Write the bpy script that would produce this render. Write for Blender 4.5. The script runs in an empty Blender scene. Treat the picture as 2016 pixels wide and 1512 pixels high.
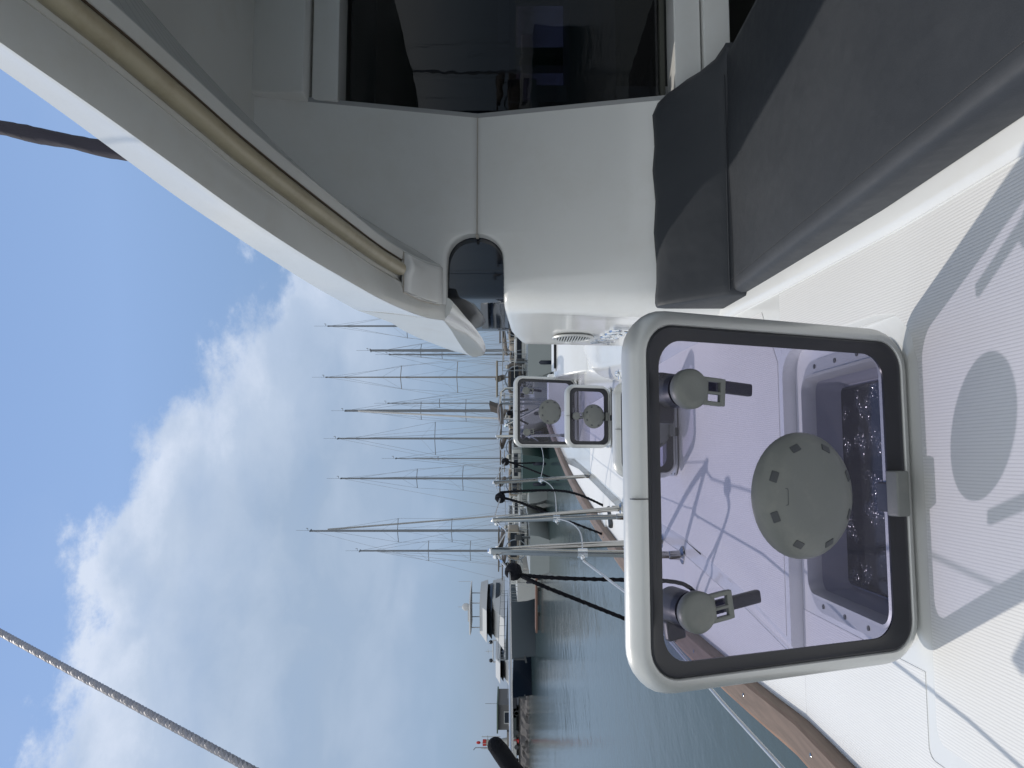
import bpy, bmesh, math, random
from mathutils import Vector, Matrix
random.seed(7)
S = bpy.context.scene
COL = S.collection
R = math.radians
F = 1520.0
EYE = 0.73
# ------------------------------------------------------------------ camera
cam = bpy.data.cameras.new('camera'); cam_o = bpy.data.objects.new('camera', cam); COL.objects.link(cam_o)
cam.sensor_width = 36; cam.lens = 36 * F / 2016; cam.clip_start = 0.02; cam.clip_end = 3000
m = Matrix(((0, 1, 0, 0), (0, 0, -1, 0), (-1, 0, 0, EYE), (0, 0, 0, 1)))   # the phone was held on its side: image right is down
cam_o.matrix_world = m
S.camera = cam_o
# ------------------------------------------------------------------ exposure
S.view_settings.view_transform = 'Standard'; S.view_settings.look = 'None'
S.view_settings.exposure = 0.0; S.view_settings.gamma = 1
S.cycles.transparent_max_bounces = 24
S.cycles.max_bounces = 10
S.cycles.sample_clamp_indirect = 4
# ------------------------------------------------------------------ sun and sky
SUN = Vector((-0.50, 0.42, 1.0)).normalized()
sl = bpy.data.lights.new('sun', 'SUN'); sl.energy = 2.05; sl.angle = R(0.8); sl.color = (1, .93, .83)
so = bpy.data.objects.new('sun', sl); COL.objects.link(so)
so.rotation_euler = SUN.to_track_quat('Z', 'Y').to_euler()
W = bpy.data.worlds.new('World'); S.world = W; W.use_nodes = True
nt = W.node_tree; nt.nodes.clear()
def N(tree, typ, **kw):
    n = tree.nodes.new(typ)
    for k, v in kw.items():
        if k == 'op': n.operation = v
        elif hasattr(n, k): setattr(n, k, v)
    return n
def L(tree, a, b): tree.links.new(a, b)
def MATH(tree, op, a, b=None, c=None, clamp=False):
    n = tree.nodes.new('ShaderNodeMath'); n.operation = op; n.use_clamp = clamp
    for i, v in enumerate((a, b, c)):
        if v is None: continue
        if isinstance(v, (int, float)): n.inputs[i].default_value = v
        else: tree.links.new(v, n.inputs[i])
    return n.outputs[0]
def RAMP(tree, fac, stops, interp='LINEAR'):
    n = tree.nodes.new('ShaderNodeValToRGB'); n.color_ramp.interpolation = interp
    e = n.color_ramp.elements
    while len(e) < len(stops): e.new(0.5)
    for el, (p, c) in zip(e, stops):
        el.position = p; el.color = (c[0], c[1], c[2], 1) if not isinstance(c, (int, float)) else (c, c, c, 1)
    tree.links.new(fac, n.inputs[0]); return n.outputs[0]
def MIXC(tree, fac, a, b, mode='MIX'):
    n = tree.nodes.new('ShaderNodeMix'); n.data_type = 'RGBA'; n.blend_type = mode
    for s, v in ((n.inputs[0], fac), (n.inputs[6], a), (n.inputs[7], b)):
        if isinstance(v, (int, float)): s.default_value = v
        elif isinstance(v, tuple): s.default_value = (v[0], v[1], v[2], 1)
        else: tree.links.new(v, s)
    return n.outputs[2]
SKS = 0.10
sky = N(nt, 'ShaderNodeTexSky'); sky.sky_type = 'NISHITA'; sky.sun_disc = False
sky.sun_elevation = math.asin(SUN.z); sky.sun_rotation = math.atan2(SUN.x, SUN.y)
sky.air_density = 1.0; sky.dust_density = 0.6; sky.ozone_density = 1.6; sky.altitude = 0
tc = N(nt, 'ShaderNodeTexCoord'); sx = N(nt, 'ShaderNodeSeparateXYZ'); L(nt, tc.outputs['Generated'], sx.inputs[0])
az = MATH(nt, 'ARCTAN2', sx.outputs[0], sx.outputs[1]); el = MATH(nt, 'ARCSINE', sx.outputs[2])
azd = MATH(nt, 'MULTIPLY', az, 57.2958); eld = MATH(nt, 'MULTIPLY', el, 57.2958)
mp = N(nt, 'ShaderNodeMapping'); mp.inputs['Scale'].default_value = (1, 1, 1.5); L(nt, tc.outputs['Generated'], mp.inputs[0])
mp2 = N(nt, 'ShaderNodeMapping'); mp2.inputs['Scale'].default_value = (1, 1, 1.9); L(nt, tc.outputs['Generated'], mp2.inputs[0])
n1 = N(nt, 'ShaderNodeTexNoise'); n1.inputs['Scale'].default_value = 5.5; n1.inputs['Detail'].default_value = 9; n1.inputs['Roughness'].default_value = .66; L(nt, mp.outputs[0], n1.inputs[0])
n2 = N(nt, 'ShaderNodeTexNoise'); n2.inputs['Scale'].default_value = 8; n2.inputs['Detail'].default_value = 6; n2.inputs['Roughness'].default_value = .50; n2.inputs['Distortion'].default_value = .3; L(nt, mp2.outputs[0], n2.inputs[0])
n3 = N(nt, 'ShaderNodeTexNoise'); n3.inputs['Scale'].default_value = 3.2; n3.inputs['Detail'].default_value = 4; L(nt, mp.outputs[0], n3.inputs[0])
mr = N(nt, 'ShaderNodeMapRange'); L(nt, azd, mr.inputs[0])
mr.inputs[1].default_value = -10; mr.inputs[2].default_value = 7; mr.inputs[3].default_value = 28.5; mr.inputs[4].default_value = 18.0
edge = MATH(nt, 'ADD', mr.outputs[0], MATH(nt, 'MULTIPLY', MATH(nt, 'SUBTRACT', n1.outputs[0], .5), 14))
edge = MATH(nt, 'ADD', edge, MATH(nt, 'MULTIPLY', MATH(nt, 'SUBTRACT', n2.outputs[0], .5), 5))
side = N(nt, 'ShaderNodeMapRange'); side.interpolation_type = 'SMOOTHSTEP'; L(nt, MATH(nt, 'ABSOLUTE', azd), side.inputs[0])
side.inputs[1].default_value = 36; side.inputs[2].default_value = 75; side.inputs[3].default_value = 0; side.inputs[4].default_value = 48  # raises the cloud edge out of view, added for greyer ambient light
edge = MATH(nt, 'ADD', edge, side.outputs[0])
dlt = MATH(nt, 'SUBTRACT', edge, eld)
mask = N(nt, 'ShaderNodeMapRange'); mask.interpolation_type = 'SMOOTHSTEP'; L(nt, dlt, mask.inputs[0])
mask.inputs[1].default_value = -.7; mask.inputs[2].default_value = 1.8
low = N(nt, 'ShaderNodeMapRange'); low.interpolation_type = 'SMOOTHSTEP'; L(nt, eld, low.inputs[0])
low.inputs[1].default_value = 1.0; low.inputs[2].default_value = 9.5; low.inputs[3].default_value = .05; low.inputs[4].default_value = .95
inner = MATH(nt, 'MULTIPLY', MATH(nt, 'MULTIPLY', mask.outputs[0], low.outputs[0]),
             MATH(nt, 'ADD', .62, MATH(nt, 'MULTIPLY', n2.outputs[0], .75)), clamp=True)
white = N(nt, 'ShaderNodeMapRange'); L(nt, dlt, white.inputs[0]); white.inputs[1].default_value = 0; white.inputs[2].default_value = 14
wf = MATH(nt, 'ADD', white.outputs[0], MATH(nt, 'MULTIPLY', MATH(nt, 'SUBTRACT', n2.outputs[0], .5), -1.15), clamp=True)
K = 1 / SKS
ccol = RAMP(nt, wf, [(0, (.68 * K, .76 * K, .91 * K)), (.30, (.51 * K, .61 * K, .77 * K)), (1, (.37 * K, .475 * K, .63 * K))])
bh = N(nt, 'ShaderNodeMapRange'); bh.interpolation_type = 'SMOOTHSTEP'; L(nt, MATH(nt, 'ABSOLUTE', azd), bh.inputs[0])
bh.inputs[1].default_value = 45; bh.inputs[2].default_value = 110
ccol = MIXC(nt, bh.outputs[0], ccol, (.93 * K, .96 * K, .97 * K))          # unseen white cloud added behind the camera, brightens the shaded cabin wall
# wisps above the bank
wisp = MATH(nt, 'MULTIPLY', MATH(nt, 'SUBTRACT', n3.outputs[0], .52), 1.6, clamp=True)
clear = RAMP(nt, MATH(nt, 'DIVIDE', eld, 60), [(0, (.155 * K, .25 * K, .42 * K)), (.15, (.21 * K, .335 * K, .54 * K)), (.45, (.32 * K, .49 * K, .83 * K)), (1, (.20 * K, .35 * K, .70 * K))])
base = MIXC(nt, .22, clear, sky.outputs[0])
base = MIXC(nt, MATH(nt, 'MULTIPLY', wisp, .3), base, (.55 * K, .66 * K, .86 * K))
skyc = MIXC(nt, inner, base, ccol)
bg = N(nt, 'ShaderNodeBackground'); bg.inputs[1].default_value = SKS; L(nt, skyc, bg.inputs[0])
wo = N(nt, 'ShaderNodeOutputWorld'); L(nt, bg.outputs[0], wo.inputs[0])

# ------------------------------------------------------------------ frames
BA = R(5.5); CB, SB = math.cos(BA), math.sin(BA)
def B(xb, yb, z=0): return Vector((xb * CB - yb * SB, xb * SB + yb * CB, z))      # boat frame -> world
def PT(x, y, D):                                                               # where a pixel of the photo lies at distance D
    return Vector(((756 - y) / F * D, D, EYE + (1008 - x) / F * D))
# ------------------------------------------------------------------ materials
MT = {}
def mat(name, col, rough=.5, metal=0, var=0, vscale=8, bump=0, bscale=60, coat=0, spec=.5, stain=None, stscale=3):
    if name in MT: return MT[name]
    m = bpy.data.materials.new(name); m.use_nodes = True; t = m.node_tree
    p = t.nodes['Principled BSDF']
    p.inputs['Roughness'].default_value = rough; p.inputs['Metallic'].default_value = metal
    p.inputs['Base Color'].default_value = (*col, 1); p.inputs['Coat Weight'].default_value = coat
    p.inputs['Coat Roughness'].default_value = .08
    p.inputs['Specular IOR Level'].default_value = spec
    tc = t.nodes.new('ShaderNodeTexCoord')
    c = None
    if var or stain:
        n = t.nodes.new('ShaderNodeTexNoise'); n.inputs['Scale'].default_value = vscale; n.inputs['Detail'].default_value = 6
        n.inputs['Roughness'].default_value = .65
        L(t, tc.outputs['Object'], n.inputs[0])
        f = MATH(t, 'MULTIPLY_ADD', n.outputs[0], 2 * var, 1 - var)
        hs = t.nodes.new('ShaderNodeMix'); hs.data_type = 'RGBA'; hs.blend_type = 'MULTIPLY'; hs.inputs[0].default_value = 1
        hs.inputs[6].default_value = (*col, 1)
        cx = t.nodes.new('ShaderNodeCombineColor')
        for i in range(3): L(t, f, cx.inputs[i])
        L(t, cx.outputs[0], hs.inputs[7]); c = hs.outputs[2]
        if stain:
            n = t.nodes.new('ShaderNodeTexNoise'); n.inputs['Scale'].default_value = stscale; n.inputs['Detail'].default_value = 9; n.inputs['Roughness'].default_value = .7
            L(t, tc.outputs['Object'], n.inputs[0])
            f = RAMP(t, n.outputs[0], [(.50, 0), (.72, 1)])
            f = MATH(t, 'MULTIPLY', f, stain[3])
            c = MIXC(t, f, c, tuple(stain[:3]))
        L(t, c, p.inputs['Base Color'])
        rr = MATH(t, 'MULTIPLY_ADD', n.outputs[0], .25 * rough, .87 * rough); L(t, rr, p.inputs['Roughness'])
    if bump:
        n = t.nodes.new('ShaderNodeTexNoise'); n.inputs['Scale'].default_value = bscale; n.inputs['Detail'].default_value = 5
        L(t, tc.outputs['Object'], n.inputs[0])
        b = t.nodes.new('ShaderNodeBump'); b.inputs['Strength'].default_value = bump; b.inputs['Distance'].default_value = .01
        L(t, n.outputs[0], b.inputs['Height']); L(t, b.outputs[0], p.inputs['Normal'])
    MT[name] = m; return m
gel = mat('gelcoat', (.78, .79, .78), .22, var=.03, vscale=4, coat=.5, bump=.015, bscale=2.5, stain=(.60, .57, .50, .18), stscale=5)
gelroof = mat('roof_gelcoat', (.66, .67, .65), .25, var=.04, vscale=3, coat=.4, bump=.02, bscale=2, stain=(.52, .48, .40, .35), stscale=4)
cream = mat('aged_cream_vinyl', (.42, .37, .26), .35, var=.10, vscale=12, stain=(.25, .2, .12, .6), stscale=9)
seam_m = mat('sealant', (.50, .46, .41), .6, var=.2, vscale=30)
alu = mat('anodised_aluminium', (.56, .57, .56), .42, metal=.45, var=.04, vscale=30, bump=.02, bscale=90)
steel = mat('stainless_steel', (.40, .40, .385), .09, metal=1, var=.06, vscale=30)
chrome = mat('chrome', (.75, .77, .8), .07, metal=1)
gasket = mat('black_gasket', (.018, .019, .024), .32, var=.15, vscale=20)
plast = mat('grey_plastic', (.155, .165, .155), .42, var=.06, vscale=18, bump=.05, bscale=220, stain=(.26, .26, .23, .35), stscale=14)
plastd = mat('dark_plastic', (.05, .055, .06), .4, var=.1, vscale=20)
rope_m = mat('black_rope', (.010, .011, .016), .85, var=.3, vscale=200, bump=.5, bscale=400, spec=.15)
wire_m = mat('lifeline_wire', (.52, .53, .54), .35, metal=.6)
blk = mat('shadow_black', (.006, .007, .009), .5)
skin_dark = mat('lining', (.30, .31, .36), .6, var=.1)

def nonskid(name, col):
    m = bpy.data.materials.new(name); m.use_nodes = True; t = m.node_tree; p = t.nodes['Principled BSDF']
    p.inputs['Roughness'].default_value = .5
    tc = t.nodes.new('ShaderNodeTexCoord'); s = t.nodes.new('ShaderNodeSeparateXYZ'); L(t, tc.outputs['Object'], s.inputs[0])
    xb = MATH(t, 'ADD', MATH(t, 'MULTIPLY', s.outputs[0], CB), MATH(t, 'MULTIPLY', s.outputs[1], SB))
    yb = MATH(t, 'SUBTRACT', MATH(t, 'MULTIPLY', s.outputs[1], CB), MATH(t, 'MULTIPLY', s.outputs[0], SB))
    w = MATH(t, 'SINE', MATH(t, 'MULTIPLY', xb, 2 * math.pi / .0056))
    wf = MATH(t, 'POWER', MATH(t, 'MULTIPLY_ADD', w, .5, .5), 2.0)
    cr = MATH(t, 'MULTIPLY_ADD', MATH(t, 'SINE', MATH(t, 'MULTIPLY', yb, 2 * math.pi / .004)), .5, .5)
    n = t.nodes.new('ShaderNodeTexNoise'); n.inputs['Scale'].default_value = 3; n.inputs['Detail'].default_value = 8; L(t, tc.outputs['Object'], n.inputs[0])
    g = MATH(t, 'MULTIPLY', wf, -.11)
    v = MATH(t, 'ADD', MATH(t, 'ADD', g, 1.0), MATH(t, 'MULTIPLY', MATH(t, 'SUBTRACT', n.outputs[0], .5), .10))
    cx = t.nodes.new('ShaderNodeCombineColor')
    for i in range(3): L(t, MATH(t, 'MULTIPLY', v, col[i]), cx.inputs[i])
    L(t, cx.outputs[0], p.inputs['Base Color'])
    b = t.nodes.new('ShaderNodeBump'); b.inputs['Strength'].default_value = .4; b.inputs['Distance'].default_value = .0006
    L(t, MATH(t, 'ADD', MATH(t, 'MULTIPLY', wf, -1), MATH(t, 'MULTIPLY', cr, .0)), b.inputs['Height']); L(t, b.outputs[0], p.inputs['Normal'])
    return m
nsk = nonskid('nonskid_gelcoat', (.80, .80, .79))

def wood(name, c1, c2):
    m = bpy.data.materials.new(name); m.use_nodes = True; t = m.node_tree; p = t.nodes['Principled BSDF']
    p.inputs['Roughness'].default_value = .55
    tc = t.nodes.new('ShaderNodeTexCoord'); mp = t.nodes.new('ShaderNodeMapping'); mp.inputs['Scale'].default_value = (60, 2.2, 60)
    L(t, tc.outputs['Object'], mp.inputs[0])
    n = t.nodes.new('ShaderNodeTexNoise'); n.inputs['Scale'].default_value = 1.5; n.inputs['Detail'].default_value = 6; L(t, mp.outputs[0], n.inputs[0])
    c = RAMP(t, n.outputs[0], [(.3, c1), (.7, c2)]); L(t, c, p.inputs['Base Color'])
    b = t.nodes.new('ShaderNodeBump'); b.inputs['Strength'].default_value = .3; b.inputs['Distance'].default_value = .003
    L(t, n.outputs[0], b.inputs['Height']); L(t, b.outputs[0], p.inputs['Normal'])
    return m
teak = wood('teak', (.17, .085, .05), (.30, .17, .105))  # lighter copy of the rail wood, sunlight put into the colour
teakb = wood('weathered_teak', (.13, .088, .06), (.20, .137, .10))

def vinyl():
    m = bpy.data.materials.new('charcoal_vinyl'); m.use_nodes = True; t = m.node_tree; p = t.nodes['Principled BSDF']
    tc = t.nodes.new('ShaderNodeTexCoord')
    n = t.nodes.new('ShaderNodeTexNoise'); n.inputs['Scale'].default_value = 4; n.inputs['Detail'].default_value = 6; L(t, tc.outputs['Object'], n.inputs[0])
    v = t.nodes.new('ShaderNodeTexVoronoi'); v.inputs['Scale'].default_value = 420; L(t, tc.outputs['Object'], v.inputs[0])
    n2 = t.nodes.new('ShaderNodeTexNoise'); n2.inputs['Scale'].default_value = 26; n2.inputs['Detail'].default_value = 8; n2.inputs['Roughness'].default_value = .75; L(t, tc.outputs['Object'], n2.inputs[0])
    c = RAMP(t, n.outputs[0], [(.3, (.030, .035, .044)), (.7, (.040, .045, .054))])
    f = RAMP(t, n2.outputs[0], [(.66, 0), (.80, .30)])
    c = MIXC(t, f, c, (.16, .16, .155)); L(t, c, p.inputs['Base Color'])
    L(t, MATH(t, 'MULTIPLY_ADD', n2.outputs[0], .3, .42), p.inputs['Roughness'])
    b = t.nodes.new('ShaderNodeBump'); b.inputs['Strength'].default_value = .25; b.inputs['Distance'].default_value = .0006
    n3 = t.nodes.new('ShaderNodeTexNoise'); n3.inputs['Scale'].default_value = 5; n3.inputs['Detail'].default_value = 3; L(t, tc.outputs['Object'], n3.inputs[0])
    b2 = t.nodes.new('ShaderNodeBump'); b2.inputs['Strength'].default_value = .5; b2.inputs['Distance'].default_value = .02
    L(t, n3.outputs[0], b2.inputs['Height']); L(t, v.outputs['Distance'], b.inputs['Height']); L(t, b2.outputs[0], b.inputs['Normal']); L(t, b.outputs[0], p.inputs['Normal'])
    return m
vin = vinyl()

def tinted(name, col, haze, gloss_rough=.03, bumps=0, hazecol=(.5, .48, .6)):
    """clear coloured acrylic: tinted straight-through light, a Fresnel reflection and a little surface dust"""
    m = bpy.data.materials.new(name); m.use_nodes = True; t = m.node_tree; t.nodes.clear()
    tr = t.nodes.new('ShaderNodeBsdfTransparent'); tr.inputs[0].default_value = (*col, 1)
    df = t.nodes.new('ShaderNodeBsdfDiffuse'); df.inputs[0].default_value = (*hazecol, 1)
    gl = t.nodes.new('ShaderNodeBsdfGlossy'); gl.inputs['Roughness'].default_value = gloss_rough
    tc = t.nodes.new('ShaderNodeTexCoord'); n = t.nodes.new('ShaderNodeTexNoise'); n.inputs['Scale'].default_value = 7; n.inputs['Detail'].default_value = 10; n.inputs['Roughness'].default_value = .75
    L(t, tc.outputs['Object'], n.inputs[0])
    hz = MATH(t, 'MULTIPLY', RAMP(t, n.outputs[0], [(.35, .45), (.75, 1.5)]), haze)
    m1 = t.nodes.new('ShaderNodeMixShader'); L(t, hz, m1.inputs[0]); L(t, tr.outputs[0], m1.inputs[1]); L(t, df.outputs[0], m1.inputs[2])
    fr = t.nodes.new('ShaderNodeFresnel'); fr.inputs[0].default_value = 1.45; ge = t.nodes.new('ShaderNodeNewGeometry')
    frv = MATH(t, 'MULTIPLY', fr.outputs[0], MATH(t, 'SUBTRACT', 1.0, ge.outputs['Backfacing']))
    m2 = t.nodes.new('ShaderNodeMixShader'); L(t, frv, m2.inputs[0]); L(t, m1.outputs[0], m2.inputs[1]); L(t, gl.outputs[0], m2.inputs[2])
    if bumps:
        n = t.nodes.new('ShaderNodeTexNoise'); n.inputs['Scale'].default_value = 9; L(t, tc.outputs['Object'], n.inputs[0])
        b = t.nodes.new('ShaderNodeBump'); b.inputs['Strength'].default_value = bumps; b.inputs['Distance'].default_value = .01
        L(t, n.outputs[0], b.inputs['Height']); L(t, b.outputs[0], gl.inputs['Normal'])
    o = t.nodes.new('ShaderNodeOutputMaterial'); L(t, m2.outputs[0], o.inputs[0])
    return m
acr = tinted('lavender_acrylic', (.705, .695, .79), .016)
winglass = tinted('smoked_window_glass', (.24, .26, .30), .0, .01, bumps=.02)
sideglass = mat('dark_side_glass', (.006, .010, .018), .03, var=.0, spec=.75, bump=.01, bscale=6)

def scratched():
    m = bpy.data.materials.new('scratched_black_acrylic'); m.use_nodes = True; t = m.node_tree; p = t.nodes['Principled BSDF']
    p.inputs['Base Color'].default_value = (.004, .005, .010, 1); p.inputs['Roughness'].default_value = .10
    p.inputs['Specular IOR Level'].default_value = .35
    tc = t.nodes.new('ShaderNodeTexCoord'); v = t.nodes.new('ShaderNodeTexVoronoi'); v.inputs['Scale'].default_value = 620
    L(t, tc.outputs['Object'], v.inputs[0])
    s1 = t.nodes.new('ShaderNodeVectorMath'); s1.operation = 'SUBTRACT'; L(t, v.outputs['Color'], s1.inputs[0]); s1.inputs[1].default_value = (.5, .5, .5)
    s2 = t.nodes.new('ShaderNodeVectorMath'); s2.operation = 'SCALE'; L(t, s1.outputs[0], s2.inputs[0]); s2.inputs['Scale'].default_value = 1.1
    ge = t.nodes.new('ShaderNodeNewGeometry'); s3 = t.nodes.new('ShaderNodeVectorMath'); s3.operation = 'ADD'; L(t, ge.outputs['Normal'], s3.inputs[0]); L(t, s2.outputs[0], s3.inputs[1])
    s4 = t.nodes.new('ShaderNodeVectorMath'); s4.operation = 'NORMALIZE'; L(t, s3.outputs[0], s4.inputs[0])
    cb = t.nodes.new('ShaderNodeBsdfGlossy'); cb.inputs['Roughness'].default_value = .19; cb.inputs[0].default_value = (.9, .9, .95, 1); L(t, s4.outputs[0], cb.inputs['Normal'])
    n = t.nodes.new('ShaderNodeTexNoise'); n.inputs['Scale'].default_value = 13; n.inputs['Detail'].default_value = 8; L(t, tc.outputs['Object'], n.inputs[0])
    mx = t.nodes.new('ShaderNodeMixShader'); L(t, RAMP(t, n.outputs[0], [(.50, .0), (.60, .14)]), mx.inputs[0]); L(t, p.outputs[0], mx.inputs[1]); L(t, cb.outputs[0], mx.inputs[2])
    o = t.nodes['Material Output']; L(t, mx.outputs[0], o.inputs[0])
    return m
scr = scratched()

# ------------------------------------------------------------------ mesh builder
class MB:
    def __init__(s): s.v = []; s.f = []
    def add(s, vs, fs):
        k = len(s.v); s.v += [Vector(v) for v in vs]; s.f += [tuple(i + k for i in f) for f in fs]; return s
    def box(s, c, d, M=None, ch=0):
        c = Vector(c); x, y, z = (q / 2 for q in d)
        if ch <= 0:
            vs = [Vector((i * x, j * y, k * z)) for i in (-1, 1) for j in (-1, 1) for k in (-1, 1)]
            fs = [(0, 1, 3, 2), (4, 6, 7, 5), (0, 4, 5, 1), (2, 3, 7, 6), (0, 2, 6, 4), (1, 5, 7, 3)]
            if M: vs = [M @ v for v in vs]
            return s.add([v + c for v in vs], fs)
        bm = bmesh.new(); bmesh.ops.create_cube(bm, size=1)
        for v in bm.verts: v.co = Vector((v.co.x * d[0], v.co.y * d[1], v.co.z * d[2]))
        bmesh.ops.bevel(bm, geom=bm.edges[:], offset=ch, segments=3, affect='EDGES', profile=.6)
        bm.verts.index_update()
        vs = [(M @ v.co if M else v.co) + c for v in bm.verts]; fs = [tuple(v.index for v in f.verts) for f in bm.faces]
        bm.free(); return s.add(vs, fs)
    def loft(s, rings, closed=True, cap=False, flip=False):
        n = len(rings[0]); k = len(s.v)
        for r in rings: s.v += [Vector(v) for v in r]
        for i in range(len(rings) - 1):
            for j in range(n if closed else n - 1):
                a, b = k + i * n + j, k + i * n + (j + 1) % n
                q = (a, b, b + n, a + n); s.f.append(q[::-1] if flip else q)
        if cap:
            s.f.append(tuple(k + j for j in range(n))[::-1]); s.f.append(tuple(k + (len(rings) - 1) * n + j for j in range(n)))
        return s
    def tube(s, pts, r, n=8, cap=True, lobes=0, twist=0):
        pts = [Vector(p) for p in pts]; rings = []
        t0 = (pts[1] - pts[0]).normalized(); up = Vector((0, 0, 1)) if abs(t0.z) < .9 else Vector((1, 0, 0))
        u = t0.cross(up).normalized(); acc = 0
        for i, p in enumerate(pts):
            t = (pts[min(i + 1, len(pts) - 1)] - pts[max(i - 1, 0)]).normalized()
            u = (u - t * u.dot(t)).normalized(); w = t.cross(u)
            rr = r[i] if isinstance(r, (list, tuple)) else r
            if i: acc += (p - pts[i - 1]).length * twist
            rg = []
            for j in range(n):
                a = 2 * math.pi * j / n
                q = rr * (1 + (.13 * abs(math.cos(lobes * a / 2)) - .06 if lobes else 0))
                rg.append(p + (u * math.cos(a + acc) + w * math.sin(a + acc)) * q)
            rings.append(rg)
        return s.loft(rings, True, cap)
    def lathe(s, prof, c=(0, 0, 0), M=None, n=32):
        c = Vector(c); rings = []
        for (r, z) in prof:
            rg = [Vector((r * math.cos(2 * math.pi * j / n), r * math.sin(2 * math.pi * j / n), z)) for j in range(n)]
            rings.append([(M @ v if M else v) + c for v in rg])
        return s.loft(rings, True, True)
    def prism(s, poly, h):
        """poly: world points (planar), h: thickness vector"""
        n = len(poly); k = len(s.v); h = Vector(h)
        s.v += [Vector(p) for p in poly] + [Vector(p) + h for p in poly]
        s.f.append(tuple(range(k, k + n))[::-1]); s.f.append(tuple(range(k + n, k + 2 * n)))
        for j in range(n): s.f.append((k + j, k + (j + 1) % n, k + n + (j + 1) % n, k + n + j))
        return s
    def sphere(s, c, r, n=12, sc=(1, 1, 1)):
        pr = []
        m_ = n // 2
        rings = []
        for i in range(m_ + 1):
            a = math.pi * (i / m_) ; a = min(max(a, .05), math.pi - .05)
            rings.append([Vector(c) + Vector((r * sc[0] * math.sin(a) * math.cos(2 * math.pi * j / n), r * sc[1] * math.sin(a) * math.sin(2 * math.pi * j / n), r * sc[2] * math.cos(a))) for j in range(n)])
        return s.loft(rings, True, True)
WLOC = {}
def obj(name, mb, material, parent=None, world=True, smooth=35, bevel=0, flip_fix=True):
    off = WLOC.get(parent.name, Vector()) if parent is not None and world else Vector()
    me = bpy.data.meshes.new(name)
    me.from_pydata([v - off for v in mb.v], [], mb.f)
    if flip_fix:
        bm = bmesh.new(); bm.from_mesh(me); bmesh.ops.recalc_face_normals(bm, faces=bm.faces[:]); bm.to_mesh(me); bm.free()
    me.materials.append(material)
    if smooth:
        me.shade_smooth(); me.set_sharp_from_angle(angle=R(smooth))
    o = bpy.data.objects.new(name, me); COL.objects.link(o)
    if parent is not None: o.parent = parent
    WLOC[o.name] = off
    if bevel:
        b = o.modifiers.new('bevel', 'BEVEL'); b.width = bevel; b.segments = 3; b.limit_method = 'ANGLE'; b.angle_limit = R(40); b.harden_normals = False
    return o
def tag(o, label=None, cat=None, group=None, kind=None):
    if label: o['label'] = label
    if cat: o['category'] = cat
    if group: o['group'] = group
    if kind: o['kind'] = kind
    return o
def thing(name, label, cat, loc=(0, 0, 0), rz=0, group=None):
    o = bpy.data.objects.new(name, None); COL.objects.link(o); o.location = loc; o.rotation_euler = (0, 0, rz); o.empty_display_size = .1
    WLOC[o.name] = Vector(loc)
    return tag(o, label, cat, group)
def solo(name, mb, material, label, cat, group=None, loc=(0, 0, 0), **kw):
    e = Vector(loc); mb.v = [v - e for v in mb.v]
    o = obj(name, mb, material, None, **kw); o.location = loc
    return tag(o, label, cat, group)
def copy_tree(o, parent=None):
    c = o.copy(); COL.objects.link(c); c.parent = parent
    for ch in [x for x in COL.objects if x.parent == o]: copy_tree(ch, c)
    return c
def catmull(p, n=6):
    p = [Vector(q) for q in p]; out = []
    for i in range(len(p) - 1):
        a, b, c, d = p[max(i - 1, 0)], p[i], p[i + 1], p[min(i + 2, len(p) - 1)]
        for k in range(n):
            t = k / n
            out.append(.5 * ((2 * b) + (c - a) * t + (2 * a - 5 * b + 4 * c - d) * t * t + (3 * b - a - 3 * c + d) * t ** 3))
    return out + [p[-1]]
def interp(x, xs, ys):
    if x <= xs[0]: return ys[0]
    for i in range(len(xs) - 1):
        if x <= xs[i + 1]:
            t = (x - xs[i]) / (xs[i + 1] - xs[i]); return ys[i] * (1 - t) + ys[i + 1] * t
    return ys[-1]
def rrect(w, h, r, inset=0, n=8):
    w2, h2 = w / 2 - inset, h / 2 - inset; r = max(r - inset, .004); out = []
    for cx, cy, a0 in ((w2 - r, h2 - r, 0), (-w2 + r, h2 - r, 90), (-w2 + r, -h2 + r, 180), (w2 - r, -h2 + r, 270)):
        for k in range(n + 1):
            a = R(a0 + 90 * k / n); out.append((cx + r * math.cos(a), cy + r * math.sin(a)))
    return out

# ================================================================== OUR CATAMARAN
cat_ = thing('catamaran', 'white catamaran whose side deck, cabin wall and hardtop fill the foreground', 'catamaran', (0, 1.2, 0))
# rail line (boat frame)
RAIL = catmull([(-.82, -1.2, 0), (-.775, .5, 0), (-.741, 1.277, 0), (-.715, 1.837, 0), (-.700, 2.36, 0), (-.667, 2.94, 0), (-.577, 4.07, 0), (-.434, 5.57, 0), (-.219, 7.11, 0), (.092, 8.63, 0), (.46, 10.1, 0)], 8)
RY = [p.y for p in RAIL]; RX = [p.x for p in RAIL]
def railx(y): return interp(y, RY, RX)
YS = 1.98                                    # the step ahead of the first hatch
def crease(y): return interp(y, [YS, 2.33, 2.9, 4.3, 7], [-.465, -.39, -.30, -.24, .0])
def zd(y, x=0):
    """deck height over the boat frame"""
    up = interp(y, [YS, 2.88, 4.3, 5.85, 7, 10.5], [.033, .092, .122, .145, .17, .26])
    if y < YS:
        return interp(y, [1.42, YS], [0, .033]) if x > .271 else 0
    if x > crease(y) - .001: return up
    return interp(y, [YS, 2.9], [0, .0925]) if y < 2.9 else up
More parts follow.
